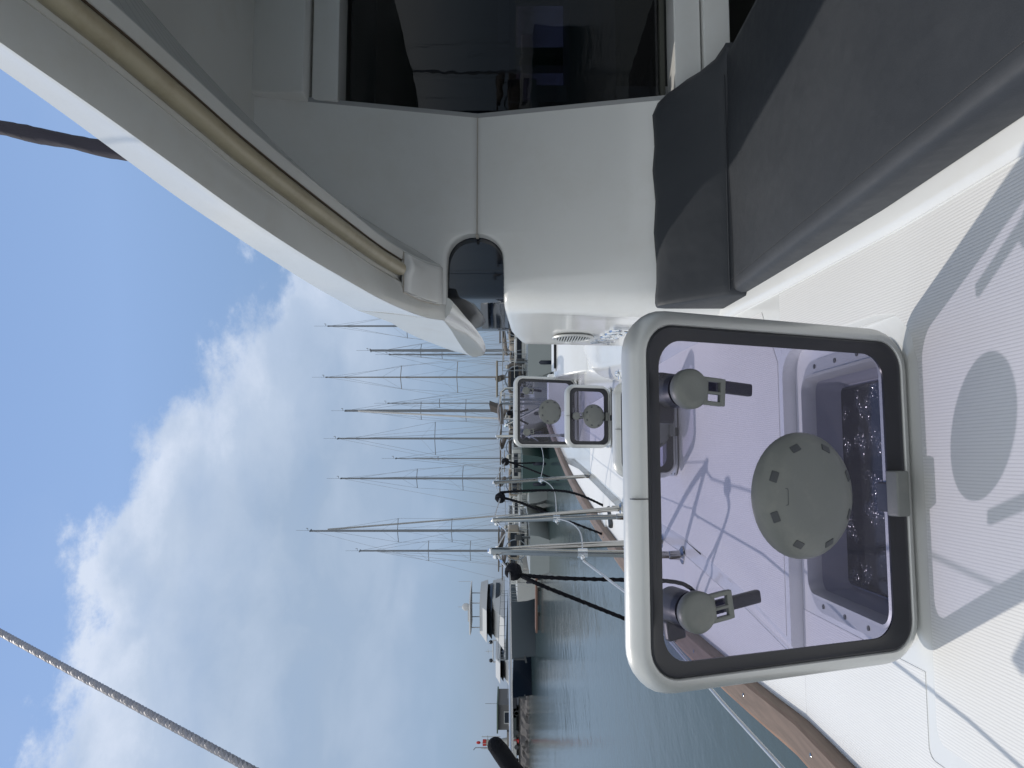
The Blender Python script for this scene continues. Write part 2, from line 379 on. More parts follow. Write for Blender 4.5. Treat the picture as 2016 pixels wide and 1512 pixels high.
# smooth deck sheet with the opening of the first hatch left out
HX0, HX1, HY0, HY1 = -.325, .20, 1.44, 1.865
def deckR(y): return interp(y, [-1, 3.3, 3.31, 5.8, 6.6, 8.5, 10.1], [1.205, 1.205, 1.8, 1.8, 1.15, .95, .62])
ys = [-1.2, -.5, .2, .8, 1.38, HY0, 1.6, 1.75, HY1, YS - .0005]
ys2 = [YS, 2.1, 2.2, 2.33, 2.5, 2.7, 2.88, 3.3, 3.31, 3.8, 4.3, 5, 5.5, 5.85, 6.4, 7, 7.6, 8.2, 8.8, 9.4, 10.1]
dk = MB()
def row(y):
    c = crease(y); l = railx(y) + .05
    return [l] + [max(q, l + .002 * i) for i, q in enumerate([c - .05, c, HX0, HX1, .27, .272, .43], 1)] + [deckR(y)]
for ysx in (ys, ys2):
    for a, b in zip(ysx, ysx[1:]):
        ra, rb = row(a), row(b)
        for j in range(8):
            if j == 3 and a >= HY0 - .001 and b <= HY1 + .001: continue
            q = [B(ra[j], a, zd(a, ra[j])), B(ra[j + 1], a, zd(a, ra[j + 1])), B(rb[j + 1], b, zd(b, rb[j + 1])), B(rb[j], b, zd(b, rb[j]))]
            dk.add(q, [(0, 1, 2, 3)])
# the step that faces aft, with its rounded inboard corner
c0 = crease(YS)
dk.add([B(c0 - .05, YS, 0), B(c0, YS, 0), B(c0, YS, .033)], [(0, 1, 2)])
dk.add([B(c0, YS, 0), B(.272, YS, 0), B(.272, YS, .033), B(c0, YS, .033)], [(0, 1, 2, 3)])
arc = [(.272 - .075 + .075 * math.sin(R(a)), YS - .075 + .075 * math.cos(R(a))) for a in range(0, 91, 10)]
for k, (p_, q_) in enumerate(zip(arc, arc[1:])):
    z = lambda p: zd(p[1], .3) + .0005
    dk.add([B(p_[0], p_[1], 0), B(q_[0], q_[1], 0), B(q_[0], q_[1], z(q_)), B(p_[0], p_[1], z(p_))], [(0, 1, 2, 3)])
    dk.add([B(p_[0], p_[1], z(p_)), B(q_[0], q_[1], z(q_)), B(.272, YS, .0335)], [(0, 1, 2)])
deck = obj('deck', dk, gel, cat_, flip_fix=False, smooth=30)
# non-skid panels, sheets just above the deck
def skirt(mb, h=.002):
    """give a thin raised panel its edge, down to the deck"""
    cnt = {}
    key = lambda v: (round(v.x, 6), round(v.y, 6), round(v.z, 6))
    for f in mb.f:
        for i in range(len(f)):
            a, b = mb.v[f[i]], mb.v[f[(i + 1) % len(f)]]; k = tuple(sorted((key(a), key(b)))); cnt.setdefault(k, []).append((a, b))
    for k, l in cnt.items():
        if len(l) == 1:
            a, b = l[0]; d = Vector((0, 0, -h)); mb.add([b, a, a + d, b + d], [(0, 1, 2, 3)])
    return mb
def sheet(poly, z=.0014, cuts=26):
    bm = bmesh.new(); vs = [bm.verts.new(B(x, y, zd(y, x) + z)) for x, y in poly]; bm.faces.new(vs)
    bmesh.ops.triangulate(bm, faces=bm.faces[:])
    mb = MB(); bm.verts.index_update(); mb.add([v.co for v in bm.verts], [tuple(v.index for v in f.verts) for f in bm.faces]); bm.free(); return skirt(mb)
def rnd(cx, cy, r, a0, a1, n=6): return [(cx + r * math.cos(R(a0 + (a1 - a0) * k / n)), cy + r * math.sin(R(a0 + (a1 - a0) * k / n))) for k in range(n + 1)]
near = [(-.46, -1.0)] + rnd(-.445, 1.33, .035, 180, 90) + [(.10, 1.365)] + rnd(.20, 1.465, .1, 270, 335, 5)
near = [(-.485, -1.0), (-.485, .6)] + rnd(-.455, 1.345, .03, 180, 90) + [(.17, 1.375)] + [(.235, 1.40), (.275, 1.45), (.285, 1.52), (.285, 1.62), (.285, 1.80), (.285, 1.98)] + [(.425, 1.98), (.425, 1.42), (.425, -1.0)]
ns = obj('nonskid_panel', sheet(near), nsk, deck, flip_fix=False, smooth=0)
left = [(railx(y) + .075, y) for y in (-1, 0, .6, 1.0, 1.277, 1.6, 1.85, 1.979)] + [(-.375, 1.979), (-.375, 1.405)] + rnd(-.50, 1.385, .02, 90, 180) + [(-.522, .6), (-.522, -1)]
obj('nonskid_panel', sheet(left), nsk, deck, flip_fix=False, smooth=0)
def grid_sheet(fa, fb, yy):
    mb = MB()
    for a, b in zip(yy, yy[1:]):
        mb.add([B(fa(a), a, zd(a, fa(a)) + .0014), B(fb(a), a, zd(a, fb(a)) + .0014), B(fb(b), b, zd(b, fb(b)) + .0014), B(fa(b), b, zd(b, fa(b)) + .0014)], [(0, 1, 2, 3)])
    return skirt(mb)
obj('nonskid_panel', grid_sheet(lambda y: crease(y) + .012, lambda y: .25 if y < 2.05 else .40, [2.005, 2.1, 2.33, 2.6, 2.88, 3.4, 4.3, 5.2, 5.8]), nsk, deck, flip_fix=False, smooth=0)
obj('nonskid_panel', grid_sheet(lambda y: railx(y) + .075, lambda y: crease(y) - .055, [1.980, 2.1, 2.33, 2.6, 2.9, 3.4, 4.3, 5.2, 5.8, 6.6, 7.5]), nsk, deck, flip_fix=False, smooth=0)
# low fillet at the foot of the cushion
fl = MB(); rings = []
for y in [-1, 0, 1, 1.41, 1.43, 1.6, 1.8, 1.97, 1.99, 2.2, 2.5]:
    rings.append([B(x, y, z + zd(y, .43)) for x, z in ((.43, .0045), (.437, .010), (.446, .013), (.47, .014), (.50, .014), (.50, 0), (.43, 0))])
fl.loft(rings, True, True); obj('deck_fillet', fl, gel, deck)
# hull topside, white margin and teak toe rail
hull = MB(); rings = []
for p in RAIL:
    x, y = p.x, p.y; z = zd(y, -1)
    rings.append([B(x + .05, y, z - .001), B(x - .012, y, z - .001), B(x - .02, y, z - .05), B(x + .02, y, -1.0), B(x + .10 + max(0, y - 7) * .05, y, -1.9)])
hull.loft(rings, False); obj('hull_side', hull, gel, cat_, smooth=40)
hi = MB(); rings = []
for y in [5.81, 6.6, 8.5, 10.1]:
    x = deckR(y); rings.append([B(x, y, zd(y)), B(x, y, -.9), B(x - .06, y, -1.9)])
hi.loft(rings, False); obj('hull_side', hi, gel, cat_, smooth=40)
rl = MB(); rings = []
for p in RAIL:
    x, y = p.x, p.y; z = zd(y, -1) + .001
    rings.append([B(x + dx, y, z + dz) for dx, dz in ((.068, 0), (.066, .030), (.060, .036), (.006, .040), (-.004, .034), (-.012, .0))])
rl.loft(rings, True, True); rail = obj('toe_rail', rl, teakb, cat_, smooth=30)
rf = MB(); rings = []
for p in RAIL:
    x, y = p.x, p.y; z = zd(y, -1) + .001
    rings.append([B(x + dx, y, z + dz) for dx, dz in ((-.0045, .0335), (-.0125, -.012), (-.024, -.012), (-.014, .030))])
rf.loft(rings, True, True); obj('sunlit_rail_side', rf, teak, rail, smooth=30)  # outer face of the toe rail, its sunlit tone painted by lighter wood
# bolts in the toe rail
for k in range(16):
    y = .6 + k * .42; bt = MB(); bt.lathe([(.006, 0), (.006, .002), (.003, .0035)], B(railx(y) + .03, y, zd(y, -1) + .038), n=10); obj('bolt', bt, steel, rail)

# ------------------------------------------------------------------ cabin
ZK = .845; Y0 = 2.50
WSIDE = .490
def cabin_path(inset=0):
    """plan of the cabin side in the boat frame, from the saloon window round the corner to the front"""
    r0 = .10 - inset if .10 > inset else .01
    pts = []
    y0 = Y0
    xs = [1.14, 1.0, .9, .82, .80, .78, .76, .74, .72, .705, .69, .675, .66]
    P = [(x, y0 + inset) for x in xs]
    cx, cy = WSIDE + .10, y0 + .10
    P += [(cx + r0 * math.cos(R(a)), cy + r0 * math.sin(R(a))) for a in range(270, 179, -15)]
    P += [(WSIDE + inset, y) for y in (2.68, 2.8, 3.0, 3.2)]
    cx, cy = WSIDE + .12, 3.26; r1 = .12 - inset
    P += [(cx + r1 * math.cos(R(a)), cy + r1 * math.sin(R(a))) for a in range(180, 89, -15)]
    P += [(.8, 3.38 - inset), (1.1, 3.38 - inset), (1.7, 3.38 - inset)]
    return P
P0, P1 = cabin_path(0), cabin_path(.045)
SLOT_X, SLOT_R, SLOT_B = .655, .086, ZK - .088
def tilt(z): return (ZK - z) * .22            # the lower panel leans so that it faces up a little
def slot_low(x, y):
    if y > Y0 + .03: return SLOT_B - max(0, y - Y0 - .03) * .05 - (max(0, y - 2.95) ** 2) * .35
    d = x - SLOT_X
    if d < 0: return SLOT_B
    if d < SLOT_R: return ZK - math.sqrt(max(0, SLOT_R ** 2 - d * d))
    return ZK
low_ = MB(); rings = []
def sidef(p): return 1.0 if p[1] <= Y0 + .005 else max(.10, 1 - (p[1] - Y0) / .09)
def nrm(i):
    a, b = Vector(P0[max(i - 1, 0)]), Vector(P0[min(i + 1, len(P0) - 1)]); t = (b - a).normalized(); return Vector((-t.y, t.x)) * -1
ins = []
fine = []
# refine the path near the slot end
PP = []
for i in range(len(P0)):
    PP.append((P0[i], P1[i]))
for k in range(9):
    a = R(90 * k / 8); x = SLOT_X + SLOT_R * math.sin(a); PP.append(((x, Y0), (x, Y0 + .045)))
front = sorted([q for q in PP if abs(q[0][1] - Y0) < 1e-6 and q[0][0] > .6], key=lambda q: -q[0][0]); rest = [q for q in PP if not (abs(q[0][1] - Y0) < 1e-6 and q[0][0] > .6)]
PP = front + rest
for (p, q) in PP:
    P_ = p; zt = slot_low(*p); sf = sidef(p); p = Vector((p[0], p[1])); q = Vector((q[0], q[1])); n = (p - q).normalized()
    ring = []
    for k in range(9):
        z = -.25 + (zt - .018 + .25) * k / 8; pp = p + n * tilt(z) * sf; ring.append(B(pp.x, pp.y, z))
    er = .018 if P_[0] < SLOT_X + SLOT_R * .96 or P_[1] > Y0 + .01 else .003
    for a in (30, 60, 90):
        z = zt - er + er * math.sin(R(a)); pp = p + n * (tilt(z) * sf - er * (1 - math.cos(R(a)))); ring.append(B(pp.x, pp.y, z))
    pp = q; ring.append(B(pp.x, pp.y, zt - .002))
    ring.append(B(pp.x, pp.y, zt - .03))
    rings.append(ring)
low_.loft(rings, False); cw = obj('cabin_wall', low_, gel, cat_, smooth=40)
up_ = MB(); rings = []
ff = [q for q in front if q[0][0] < 1.2]
for (p, q) in ff + [((x_, Y0), (x_, Y0 + .045)) for x_ in (.60, .56, .53, .50)]:
    zb = 2 * ZK - slot_low(*p) + .012 * (p[0] < SLOT_X + SLOT_R)
    if p[0] >= SLOT_X + SLOT_R: zb = ZK + .002
    def off(z): return (z - ZK) * .22
    ring = [B(q[0], q[1], zb + .01), B(q[0], q[1], zb)]
    er = .018 if p[0] < SLOT_X + SLOT_R * .96 else .003
    for a in (90, 60, 30):
        z = zb + er * (1 - math.sin(R(a))); ring.append(B(p[0], p[1] - off(z) + er * (1 - math.cos(R(a))), z))
    for k in range(7):
        z = zb + .018 + (interp(p[0], [.44, .63, .98], [1.02, 1.09, 1.572]) - zb - .018) * k / 6; ring.append(B(p[0], p[1] - off(z), z))
    rings.append(ring)
up_.loft(rings, False); obj('cabin_wall', up_, gel, cat_, smooth=40)
sm = MB()
pts = [(1.12, 2.42 - .001), (.745, 2.42 - .001)]
sm.box(B(.94, Y0 - .0015, ZK + .001), (.40, .004, .003), Matrix.Rotation(BA, 3, 'Z'))
sm.box(B(SLOT_X + SLOT_R - .004, Y0 + .017, ZK + .001), (.004, .045, .009), Matrix.Rotation(BA, 3, 'Z'))
obj('seam', sm, seam_m, cw, smooth=0)
# wrap-round side window: dark glass
gs = MB(); rings = []
for (p, q) in [x for x in PP if x[0][0] < .80 or x[0][1] > Y0 + .01]:
    n = (Vector(q) - Vector(p)).normalized() * .006; n = Vector((n.x, n.y))
    rings.append([B(q[0] + n.x, q[1] + n.y, .68), B(q[0] + n.x, q[1] + n.y, 1.16)])
gs.loft(rings, False); obj('side_window', gs, sideglass, cat_, smooth=60)

# narrow grey trim between panel and window, following the bend of the panel
tr_ = MB()
for z0, z1 in ((.18, ZK), (ZK, 1.56)):
    o0, o1 = abs(z0 - ZK) * .22, abs(z1 - ZK) * .22
    tr_.loft([[B(1.138, Y0 + .004 - o, z), B(1.158, Y0 + .006 - o, z), B(1.160, Y0 + .05 - o, z), B(1.138, Y0 + .05 - o, z)] for z, o in ((z0, o0), (z1, o1))], True, True)
obj('window_trim', tr_, mat('grey_trim', (.36, .37, .38), .4), cat_, smooth=30)
# saloon window with frame, ceiling and room behind it
WX0 = 1.145; DZ0, DZ1 = .215, 1.285
for nm, c_, d_, bv in (('header_rail', B(1.95, 2.45, DZ1 + .05), (1.6, .12, .085), .006), ('header_panel', B(1.95, 2.40, 1.47), (1.62, .16, .17), .01),
                       ('sill', B(1.95, 2.43, .165), (1.6, .12, .085), .006), ('sill_panel', B(1.95, 2.40, .075), (1.6, .10, .085), .006)):
    obj(nm, MB().box(c_, d_, Matrix.Rotation(BA, 3, 'Z'), bv), gel, cat_)
olv = mat('olive_trim', (.06, .062, .05), .5, var=.1)
wf_ = MB(); wf_.box(B(1.95, 2.53, .218), (1.56, .04, .016), Matrix.Rotation(BA, 3, 'Z'))
swf = obj('saloon_window', MB().box(B(1.96, 2.535, (DZ0 + DZ1) / 2), (1.56, .008, DZ1 - DZ0), Matrix.Rotation(BA, 3, 'Z')), winglass, cat_)
obj('sill_trim', wf_, olv, swf)
# the saloon interior
room = mat('saloon_panelling', (.05, .055, .05), .6, var=.2, vscale=3)
blind = mat('folded_blind', (.5, .52, .42), .8, var=.1, vscale=4)
rm = MB()
def bx(mb, x0, x1, y0, y1, z0, z1): mb.box(B((x0 + x1) / 2, (y0 + y1) / 2, (z0 + z1) / 2), (x1 - x0, y1 - y0, z1 - z0), Matrix.Rotation(BA, 3, 'Z'))
bx(rm, 1.12, 3.2, 3.70, 3.74, -.3, .46); bx(rm, 1.12, 3.2, 3.70, 3.74, .71, 1.5)
bx(rm, 1.12, 1.76, 3.70, 3.74, .46, .71); bx(rm, 1.94, 2.0, 3.70, 3.74, .46, .71); bx(rm, 2.30, 3.2, 3.70, 3.74, .46, .71)
bx(rm, 1.08, 1.12, 2.56, 3.74, -.3, .50); bx(rm, 1.08, 1.12, 2.56, 3.74, 1.1, 1.5)
bx(rm, 3.2, 3.24, 2.56, 3.74, -.3, 1.5); bx(rm, 1.1, 3.2, 2.56, 3.74, 1.50, 1.53); bx(rm, 1.1, 3.2, 2.56, 3.74, -.33, -.30)
ro = obj('saloon_room', rm, room, cat_, smooth=0)
bl = MB(); bx(bl, 1.15, 2.7, 2.56, 2.59, 1.205, 1.29); obj('folded_blind', bl, blind, ro)
# table edge, settee, curtain and frames seen through the window
it = MB(); bx(it, 1.72, 2.34, 3.66, 3.70, .71, .735); bx(it, 1.72, 2.34, 3.66, 3.70, .435, .46); bx(it, 1.72, 1.76, 3.66, 3.70, .46, .71); bx(it, 1.94, 2.0, 3.66, 3.70, .46, .71)
obj('interior_frame', it, mat('dark_frame', (.02, .03, .035), .5), ro, smooth=0)
it = MB(); bx(it, 1.70, 2.36, 3.76, 3.765, .44, .73); obj('smoked_pane', it, tinted('lightly_smoked_glass', (.66, .58, .68), .0), ro, smooth=0)
it = MB(); bx(it, 1.14, 2.6, 3.62, 3.66, .745, .80); obj('shelf_edge', it, mat('teal_grey', (.20, .25, .25), .5), ro, smooth=0)
it = MB(); bx(it, 1.14, 2.6, 3.62, 3.66, .385, .43); obj('settee_trim', it, mat('olive_cloth', (.22, .23, .17), .8), ro, smooth=0)
it = MB(); bx(it, 1.97, 2.0, 3.60, 3.64, .2, .95); obj('post', it, blk, ro, smooth=0)
it = MB(); bx(it, 1.2, 2.6, 3.2, 3.6, .28, .48); it.tube([B(1.35, 3.1, .2), B(1.35, 3.1, .62)], .12, 20); obj('settee', it, mat('pale_settee', (.35, .35, .38), .8), ro)

# ------------------------------------------------------------------ hardtop
TB = [(-1.2, .62, 1.06, .07, .18), (-.3, .60, .97, .07, .18), (.4, .592, .84, .07, .18), (.808, .583, .740, .072, .180), (.982, .553, .683, .074, .187), (1.125, .525, .627, .083, .190),
      (1.288, .500, .578, .094, .190), (1.436, .476, .532, .104, .188), (1.584, .456, .485, .112, .188), (1.726, .444, .445, .124, .188), (1.927, .438, .398, .145, .185),
      (2.068, .434, .363, .160, .182), (2.239, .436, .320, .186, .181), (2.399, .441, .270, .229, .184), (2.498, .450, .220, .285, .187)]
SS = catmull([Vector((q[0], q[1], q[2])) for q in TB], 4); S2 = catmull([Vector((q[0], q[3], q[4])) for q in TB], 4)
SY = [p.x for p in SS]; SXB = [p.y for p in SS]; SHB = [p.z for p in SS]; STH = [p.y for p in S2]; SWD = [p.z for p in S2]
def stn(y): return interp(y, SY, SXB), EYE + interp(y, SY, SHB), interp(y, SY, STH), interp(y, SY, SWD)
hd, fa_ = MB(), MB(); rings = []; rings2 = []
CEIL = 1.545
for y in SY:
    x, z, t, w = stn(y); d = .01 + .08 * t
    rings.append([B(x, y, z), B(x + .004, y, z - .0008), B(x + .06, y, z - .002), B(x + .075, y, z + .003), B(x + w * .44, y, z + .004), B(x + w * .50, y, z + .015), B(x + w * .80, y, z + .015), B(x + w * .82, y, z + .001), B(x + w - .008, y, z - .001), B(x + w - .002, y, z + .003), B(x + w, y, z + .010), B(x + w + .03, y, z + .05), B(x + w + (.98 - x - w) * .9, y, z + (CEIL - z) * .85), B(.98, y, CEIL), B(2.8, y, CEIL)])
    rings2.append([B(1.5, y, CEIL + .08), B(.98, y, CEIL + .05), B(x + d + .06, y, z + t + .04), B(x + d + .012, y, z + t + .006), B(x + d, y, z + t), B(x + d * .7, y, z + t * .6), B(x + d * .3, y, z + t * .25), B(x - .0005, y, z + .004), B(x - .0005, y, z - .0005)])
hd.loft(rings, False)
hard = obj('hardtop', hd, gelroof, cat_, smooth=32)
fa_.loft(rings2, False); obj('fascia', fa_, gel, hard, smooth=40)
# lining roof plate above, closes the roof
rp = MB(); bx(rp, 1.5, 3.6, -2.2, 3.8, 1.66, 1.70); obj('roof_plate', rp, gelroof, hard)
# visor over the side window, running forward to its rounded nose
NS = [(2.498, .450, .222, .285, .061, .194), (2.56, .450, .218, .262, .060, .186), (2.70, .450, .211, .215, .055, .170), (2.85, .450, .208, .200, .052, .152), (3.0, .450, .204, .170, .048, .136), (3.15, .450, .199, .125, .042, .122), (3.28, .451, .193, .090, .036, .116), (3.38, .453, .185, .062, .028, .116), (3.45, .456, .174, .036, .018, .122), (3.50, .461, .158, .012, .010, .134)]
vs = MB(); rings = []
for (y, x, h, t, w, hi_) in NS:
    z = EYE + h; zi = EYE + hi_; d = .01 + .08 * t
    rings.append([B(x + w + .20, y, z + t + .10), B(x + d + .05, y, z + t + .03), B(x + d, y, z + t), B(x + d * .6, y, z + t * .55), B(x - .0005, y, z + .003), B(x + .003, y, z - .002), B(x + w * .35, y, z + (zi - z) * .62), B(x + w * .75, y, z + (zi - z) * .95), B(x + w, y, zi), B(x + w + .012, y, zi + .012), B(x + w + .03, y, zi + .06), B(x + w + .20, y, z + t + .06)])
vs.loft(rings, True, True); obj('visor', vs, gelroof, hard, smooth=38)
# end face closing the wide rim above the window recess
x, z, t, w = stn(2.498)
ef = MB(); ef.prism([B(x + .03, 2.495, z), B(x + w, 2.495, z), B(.98, 2.495, CEIL), B(.98, 2.495, CEIL + .03), B(x + .05, 2.495, z + t * .9)], B(0, .02) - B(0, 0)); obj('rim_end', ef, gelroof, hard)
# cream tube lying in the groove of the rim
tb = MB(); pl = [B(stn(y)[0] + stn(y)[3] * .652, y, stn(y)[1] + .004) for y in [-.9 + .13 * k for k in range(25)] if y < 2.25]
tb.tube(pl, .0205, 14); obj('awning_tube', tb, cream, hard, smooth=60)
tb = MB(); tb.tube([p + Vector((.026, 0, -.004)) for p in pl], .0025, 6); obj('tube_seam', tb, mat('brown_grime', (.08, .055, .035), .8), hard)
# moulded end cap
cp = MB(); rings = []
for y in [2.235, 2.245, 2.27, 2.32, 2.38, 2.44, 2.465, 2.475]:
    x, z, t, w = stn(y); e = .006 if y in (2.235, 2.475) else .013
    bulge = .012 * max(0, 1 - (y - 2.24) / .15)
    a, b = x + .052, x + w - .012
    rings.append([B(a, y, z + .004), B(a + .002, y, z - e + .002), B(a + .02, y, z - e), B(a + .05, y, z - e - bulge * .2), B(a + .07, y, z - e - bulge), B(a + .09, y, z - e - bulge), B(a + .105, y, z - e), B(b - .004, y, z - e), B(b, y, z - e + .004), B(b, y, z + .004)])
cp.loft(rings, True, True); obj('end_cap', cp, gel, hard, smooth=50)
cg = MB(); pth = [B(stn(2.232)[0] + .172, 2.232, stn(2.232)[1] - .002), B(stn(2.232)[0] + .05, 2.232, stn(2.232)[1] - .003), B(stn(2.35)[0] + .046, 2.35, stn(2.35)[1] - .003), B(stn(2.47)[0] + .048, 2.478, stn(2.47)[1] - .003), B(stn(2.47)[0] + .172, 2.478, stn(2.47)[1] - .003)]
cg.tube(pth, .0022, 6); obj('cap_joint', cg, seam_m, hard)

# ------------------------------------------------------------------ cabin side fittings
vx = WSIDE - .0075
vent = MB(); Mv = Matrix.Rotation(BA, 3, 'Z') @ Matrix.Rotation(R(-90), 3, 'Y')
c = B(vx - .004, 3.02, .49)
vent.lathe([(.078, 0), (.082, .004), (.080, .009), (.070, .010), (.066, .004), (.066, .0)], c, Mv, 36)
for k in range(-6, 7):
    q = k * .0105; h = math.sqrt(max(.0002, .068 ** 2 - q * q))
    vent.box(B(vx - .010, 3.02, .49 + q), (.012, 2 * h, .0035), Matrix.Rotation(BA, 3, 'Z') @ Matrix.Rotation(R(35), 3, 'Y'))
vo = obj('louvre_vent', vent, alu, cw)
obj('vent_hole', MB().lathe([(.068, 0), (.068, .002)], c, Mv, 30), blk, vo)
em = MB(); Rz = Matrix.Rotation(BA, 3, 'Z')
for k, (y, kind) in enumerate([(2.80, 'i'), (2.875, 'o'), (2.945, 'o'), (3.01, 'o'), (3.085, 'i'), (3.15, 'i')]):
    z = .315 + .010 * k; xx = WSIDE - .014 + .0002 * k
    if kind == 'o':
        rg = [B(xx, y + .024 * math.cos(a), z + .034 * math.sin(a)) for a in [2 * math.pi * j / 16 for j in range(17)]]
        em.tube(rg, .0065, 8)
    else:
        em.box(B(xx, y, z), (.014, .014, .085), Rz, .003)
        em.box(B(xx, y + .018, z - .036), (.014, .03, .013), Rz, .003)
obj('chrome_emblem', em, chrome, cw)
# curved plinth at the foot of the cabin front and the foredeck locker ahead of it
sk = MB(); left_ = catmull([(.36, 3.42, 0), (.395, 3.9, 0), (.43, 4.3, 0), (.50, 4.85, 0), (.60, 5.35, 0), (.74, 5.75, 0), (.9, 5.9, 0)], 5)
rings = []
for p in left_:
    z = zd(p.y) + .001
    rings.append([B(p.x, p.y, z), B(p.x + .012, p.y, z + .022), B(p.x + .05, p.y, z + .038), B(p.x + .12, p.y, z + .045), B(1.78, p.y, z + .05)])
sk.loft(rings, False); obj('cabin_plinth', sk, gel, cat_)
lk = MB()
def lock(x0, x1, pr): 
    return [[B(x, y, z) for (y, z) in pr] for x in (x0, x1)]
pr = [(5.92, .14), (5.94, .165), (6.28, .345), (6.33, .362), (6.42, .366), (6.80, .36), (6.9, .15)]
lk.loft(lock(.67, 1.75, pr), True, True); lo = obj('foredeck_locker', lk, gel, cat_, bevel=.012)
ls = MB(); ls.loft([[B(x, y, z) for y, z in ((6.345, .368), (6.345, .378), (6.40, .40), (6.40, .368))] for x in (.72, 1.7)], True, True)
obj('locker_lip', ls, gel, lo)
ls = MB(); ls.box(B(1.22, 6.34, .374), (.96, .006, .02), Rz); obj('shadow_gap', ls, blk, lo)
ls = MB(); ls.box(B(.62, 7.40, .27), (.36, .20, .24), Rz, .02); obj('locker_return', ls, gel, lo)
# bow crossbeam trampoline edge
bmx = MB(); bmx.tube([B(.8, 9.3, .10), B(3.2, 9.3, .10)], .07, 14); obj('crossbeam', bmx, alu, cat_)

# cockpit sole to the right, well below the cushions
cs = MB(); bx(cs, 1.19, 3.6, -2, 2.36, -.42, -.38); obj('cockpit_sole', cs, mat('dark_sole', (.03, .032, .036), .6, var=.1), cat_)
cs = MB(); bx(cs, 1.19, 1.21, -1.2, 2.36, -.4, -.012); obj('cockpit_side', cs, gel, cat_)

# ------------------------------------------------------------------ lounge cushions
def cushion(prof_x, z0, z1, y0, y1, x0, x1, r=.03, puff=.012, ny=24, nx=18):
    """a soft block: rounded edges and a slightly domed, uneven top (boat frame)"""
    mb = MB(); top = []
    random.seed(3)
    def zt(u, v):
        e = min(u, 1 - u) * (x1 - x0); g = min(v, 1 - v) * (y1 - y0)
        def rd(d): return 0 if d >= r else r - math.sqrt(max(0, r * r - (r - d) ** 2))
        return z1 - max(rd(e), 0) - max(rd(g), 0) * .9 + puff * math.sin(math.pi * u) * math.sin(math.pi * v) + .003 * math.sin(7 * u + 4 * v) * math.sin(math.pi * u)
    us = [0, .008, .02, .04, .07] + [.07 + .86 * k / nx for k in range(1, nx)] + [.93, .96, .98, .992, 1]
    vs = [0, .004, .012, .025, .04] + [.04 + .92 * k / ny for k in range(1, ny)] + [.96, .975, .988, .996, 1]
    rings = []
    for v in vs:
        y = y0 + (y1 - y0) * v
        rg = [B(x0 + .004, y, z0)] + [B(x0 + (x1 - x0) * u, y, max(zt(u, v), z0 + .01)) for u in us] + [B(x1 - .004, y, z0)]
        rings.append(rg)
    mb.loft(rings, True, True); return mb
lc = thing('lounge_cushion', 'long charcoal vinyl seat cushion lying along the white side deck', 'cushion', B(.8, 1.2, .014))
obj('seat_pad', cushion(None, .016, .098, -1.1, 2.29, .472, 1.20, .024, .014), vin, lc, smooth=60)
pp = MB(); pp.tube([B(.4905 + .0008 * math.sin(y * 9), y, .0915) for y in [-1.0 + .11 * k for k in range(30)]], .0022, 8)
obj('piping', pp, vin, lc)
stt = MB()
for k in range(330):
    y = .8 + k * .0045; stt.box(B(.509, y, .1025), (.0008, .0028, .0010), Rz)
obj('stitching', stt, mat('grey_thread', (.10, .10, .105), .8), lc, smooth=0)
bc = thing('backrest_cushion', 'charcoal vinyl backrest bolster against the white cabin wall, behind the long seat cushion', 'cushion', B(.75, 2.33, .1))
bk = MB(); rings = []
XS = [.464, .468, .478, .50, .54, .60, .70, .80, .90, .98, 1.03, 1.08, 1.12, 1.15, 1.175, 1.195, 1.21, 1.22]
for x in XS:
    e = min(1, math.sqrt(max(0.0, 1 - ((.03 - min(x - .464, .03)) / .03) ** 2)) * .25 + .75)
    k = 1.0
    if x > 1.06: k = math.sqrt(max(.02, 1 - ((x - 1.06) / .165) ** 2))
    h = .285 * k * (.93 + .07 * e) + .004 * math.sin(x * 30)
    h = max(h, .112)
    dy = .02 * (1 - e) * 2
    g = h - .098
    rings.append([B(x, 2.165 + dy, .025), B(x, 2.17 + dy, .10), B(x, 2.187 + dy, .098 + g * .15), B(x, 2.242 + dy, .098 + g * .50), B(x, 2.302 + dy * .5, .098 + g * .84), B(x, 2.332, h - .007), B(x, 2.350, h), B(x, 2.362, h - .006), B(x, 2.372, h - .03), B(x, 2.372, .025)])
bk.loft(rings, True, True); obj('bolster_pad', bk, vin, bc, smooth=70, bevel=0)
pp = MB(); pp.tube([B(x, 2.168, .108) for x in XS[2:-5]], .0025, 8); obj('piping', pp, vin, bc)

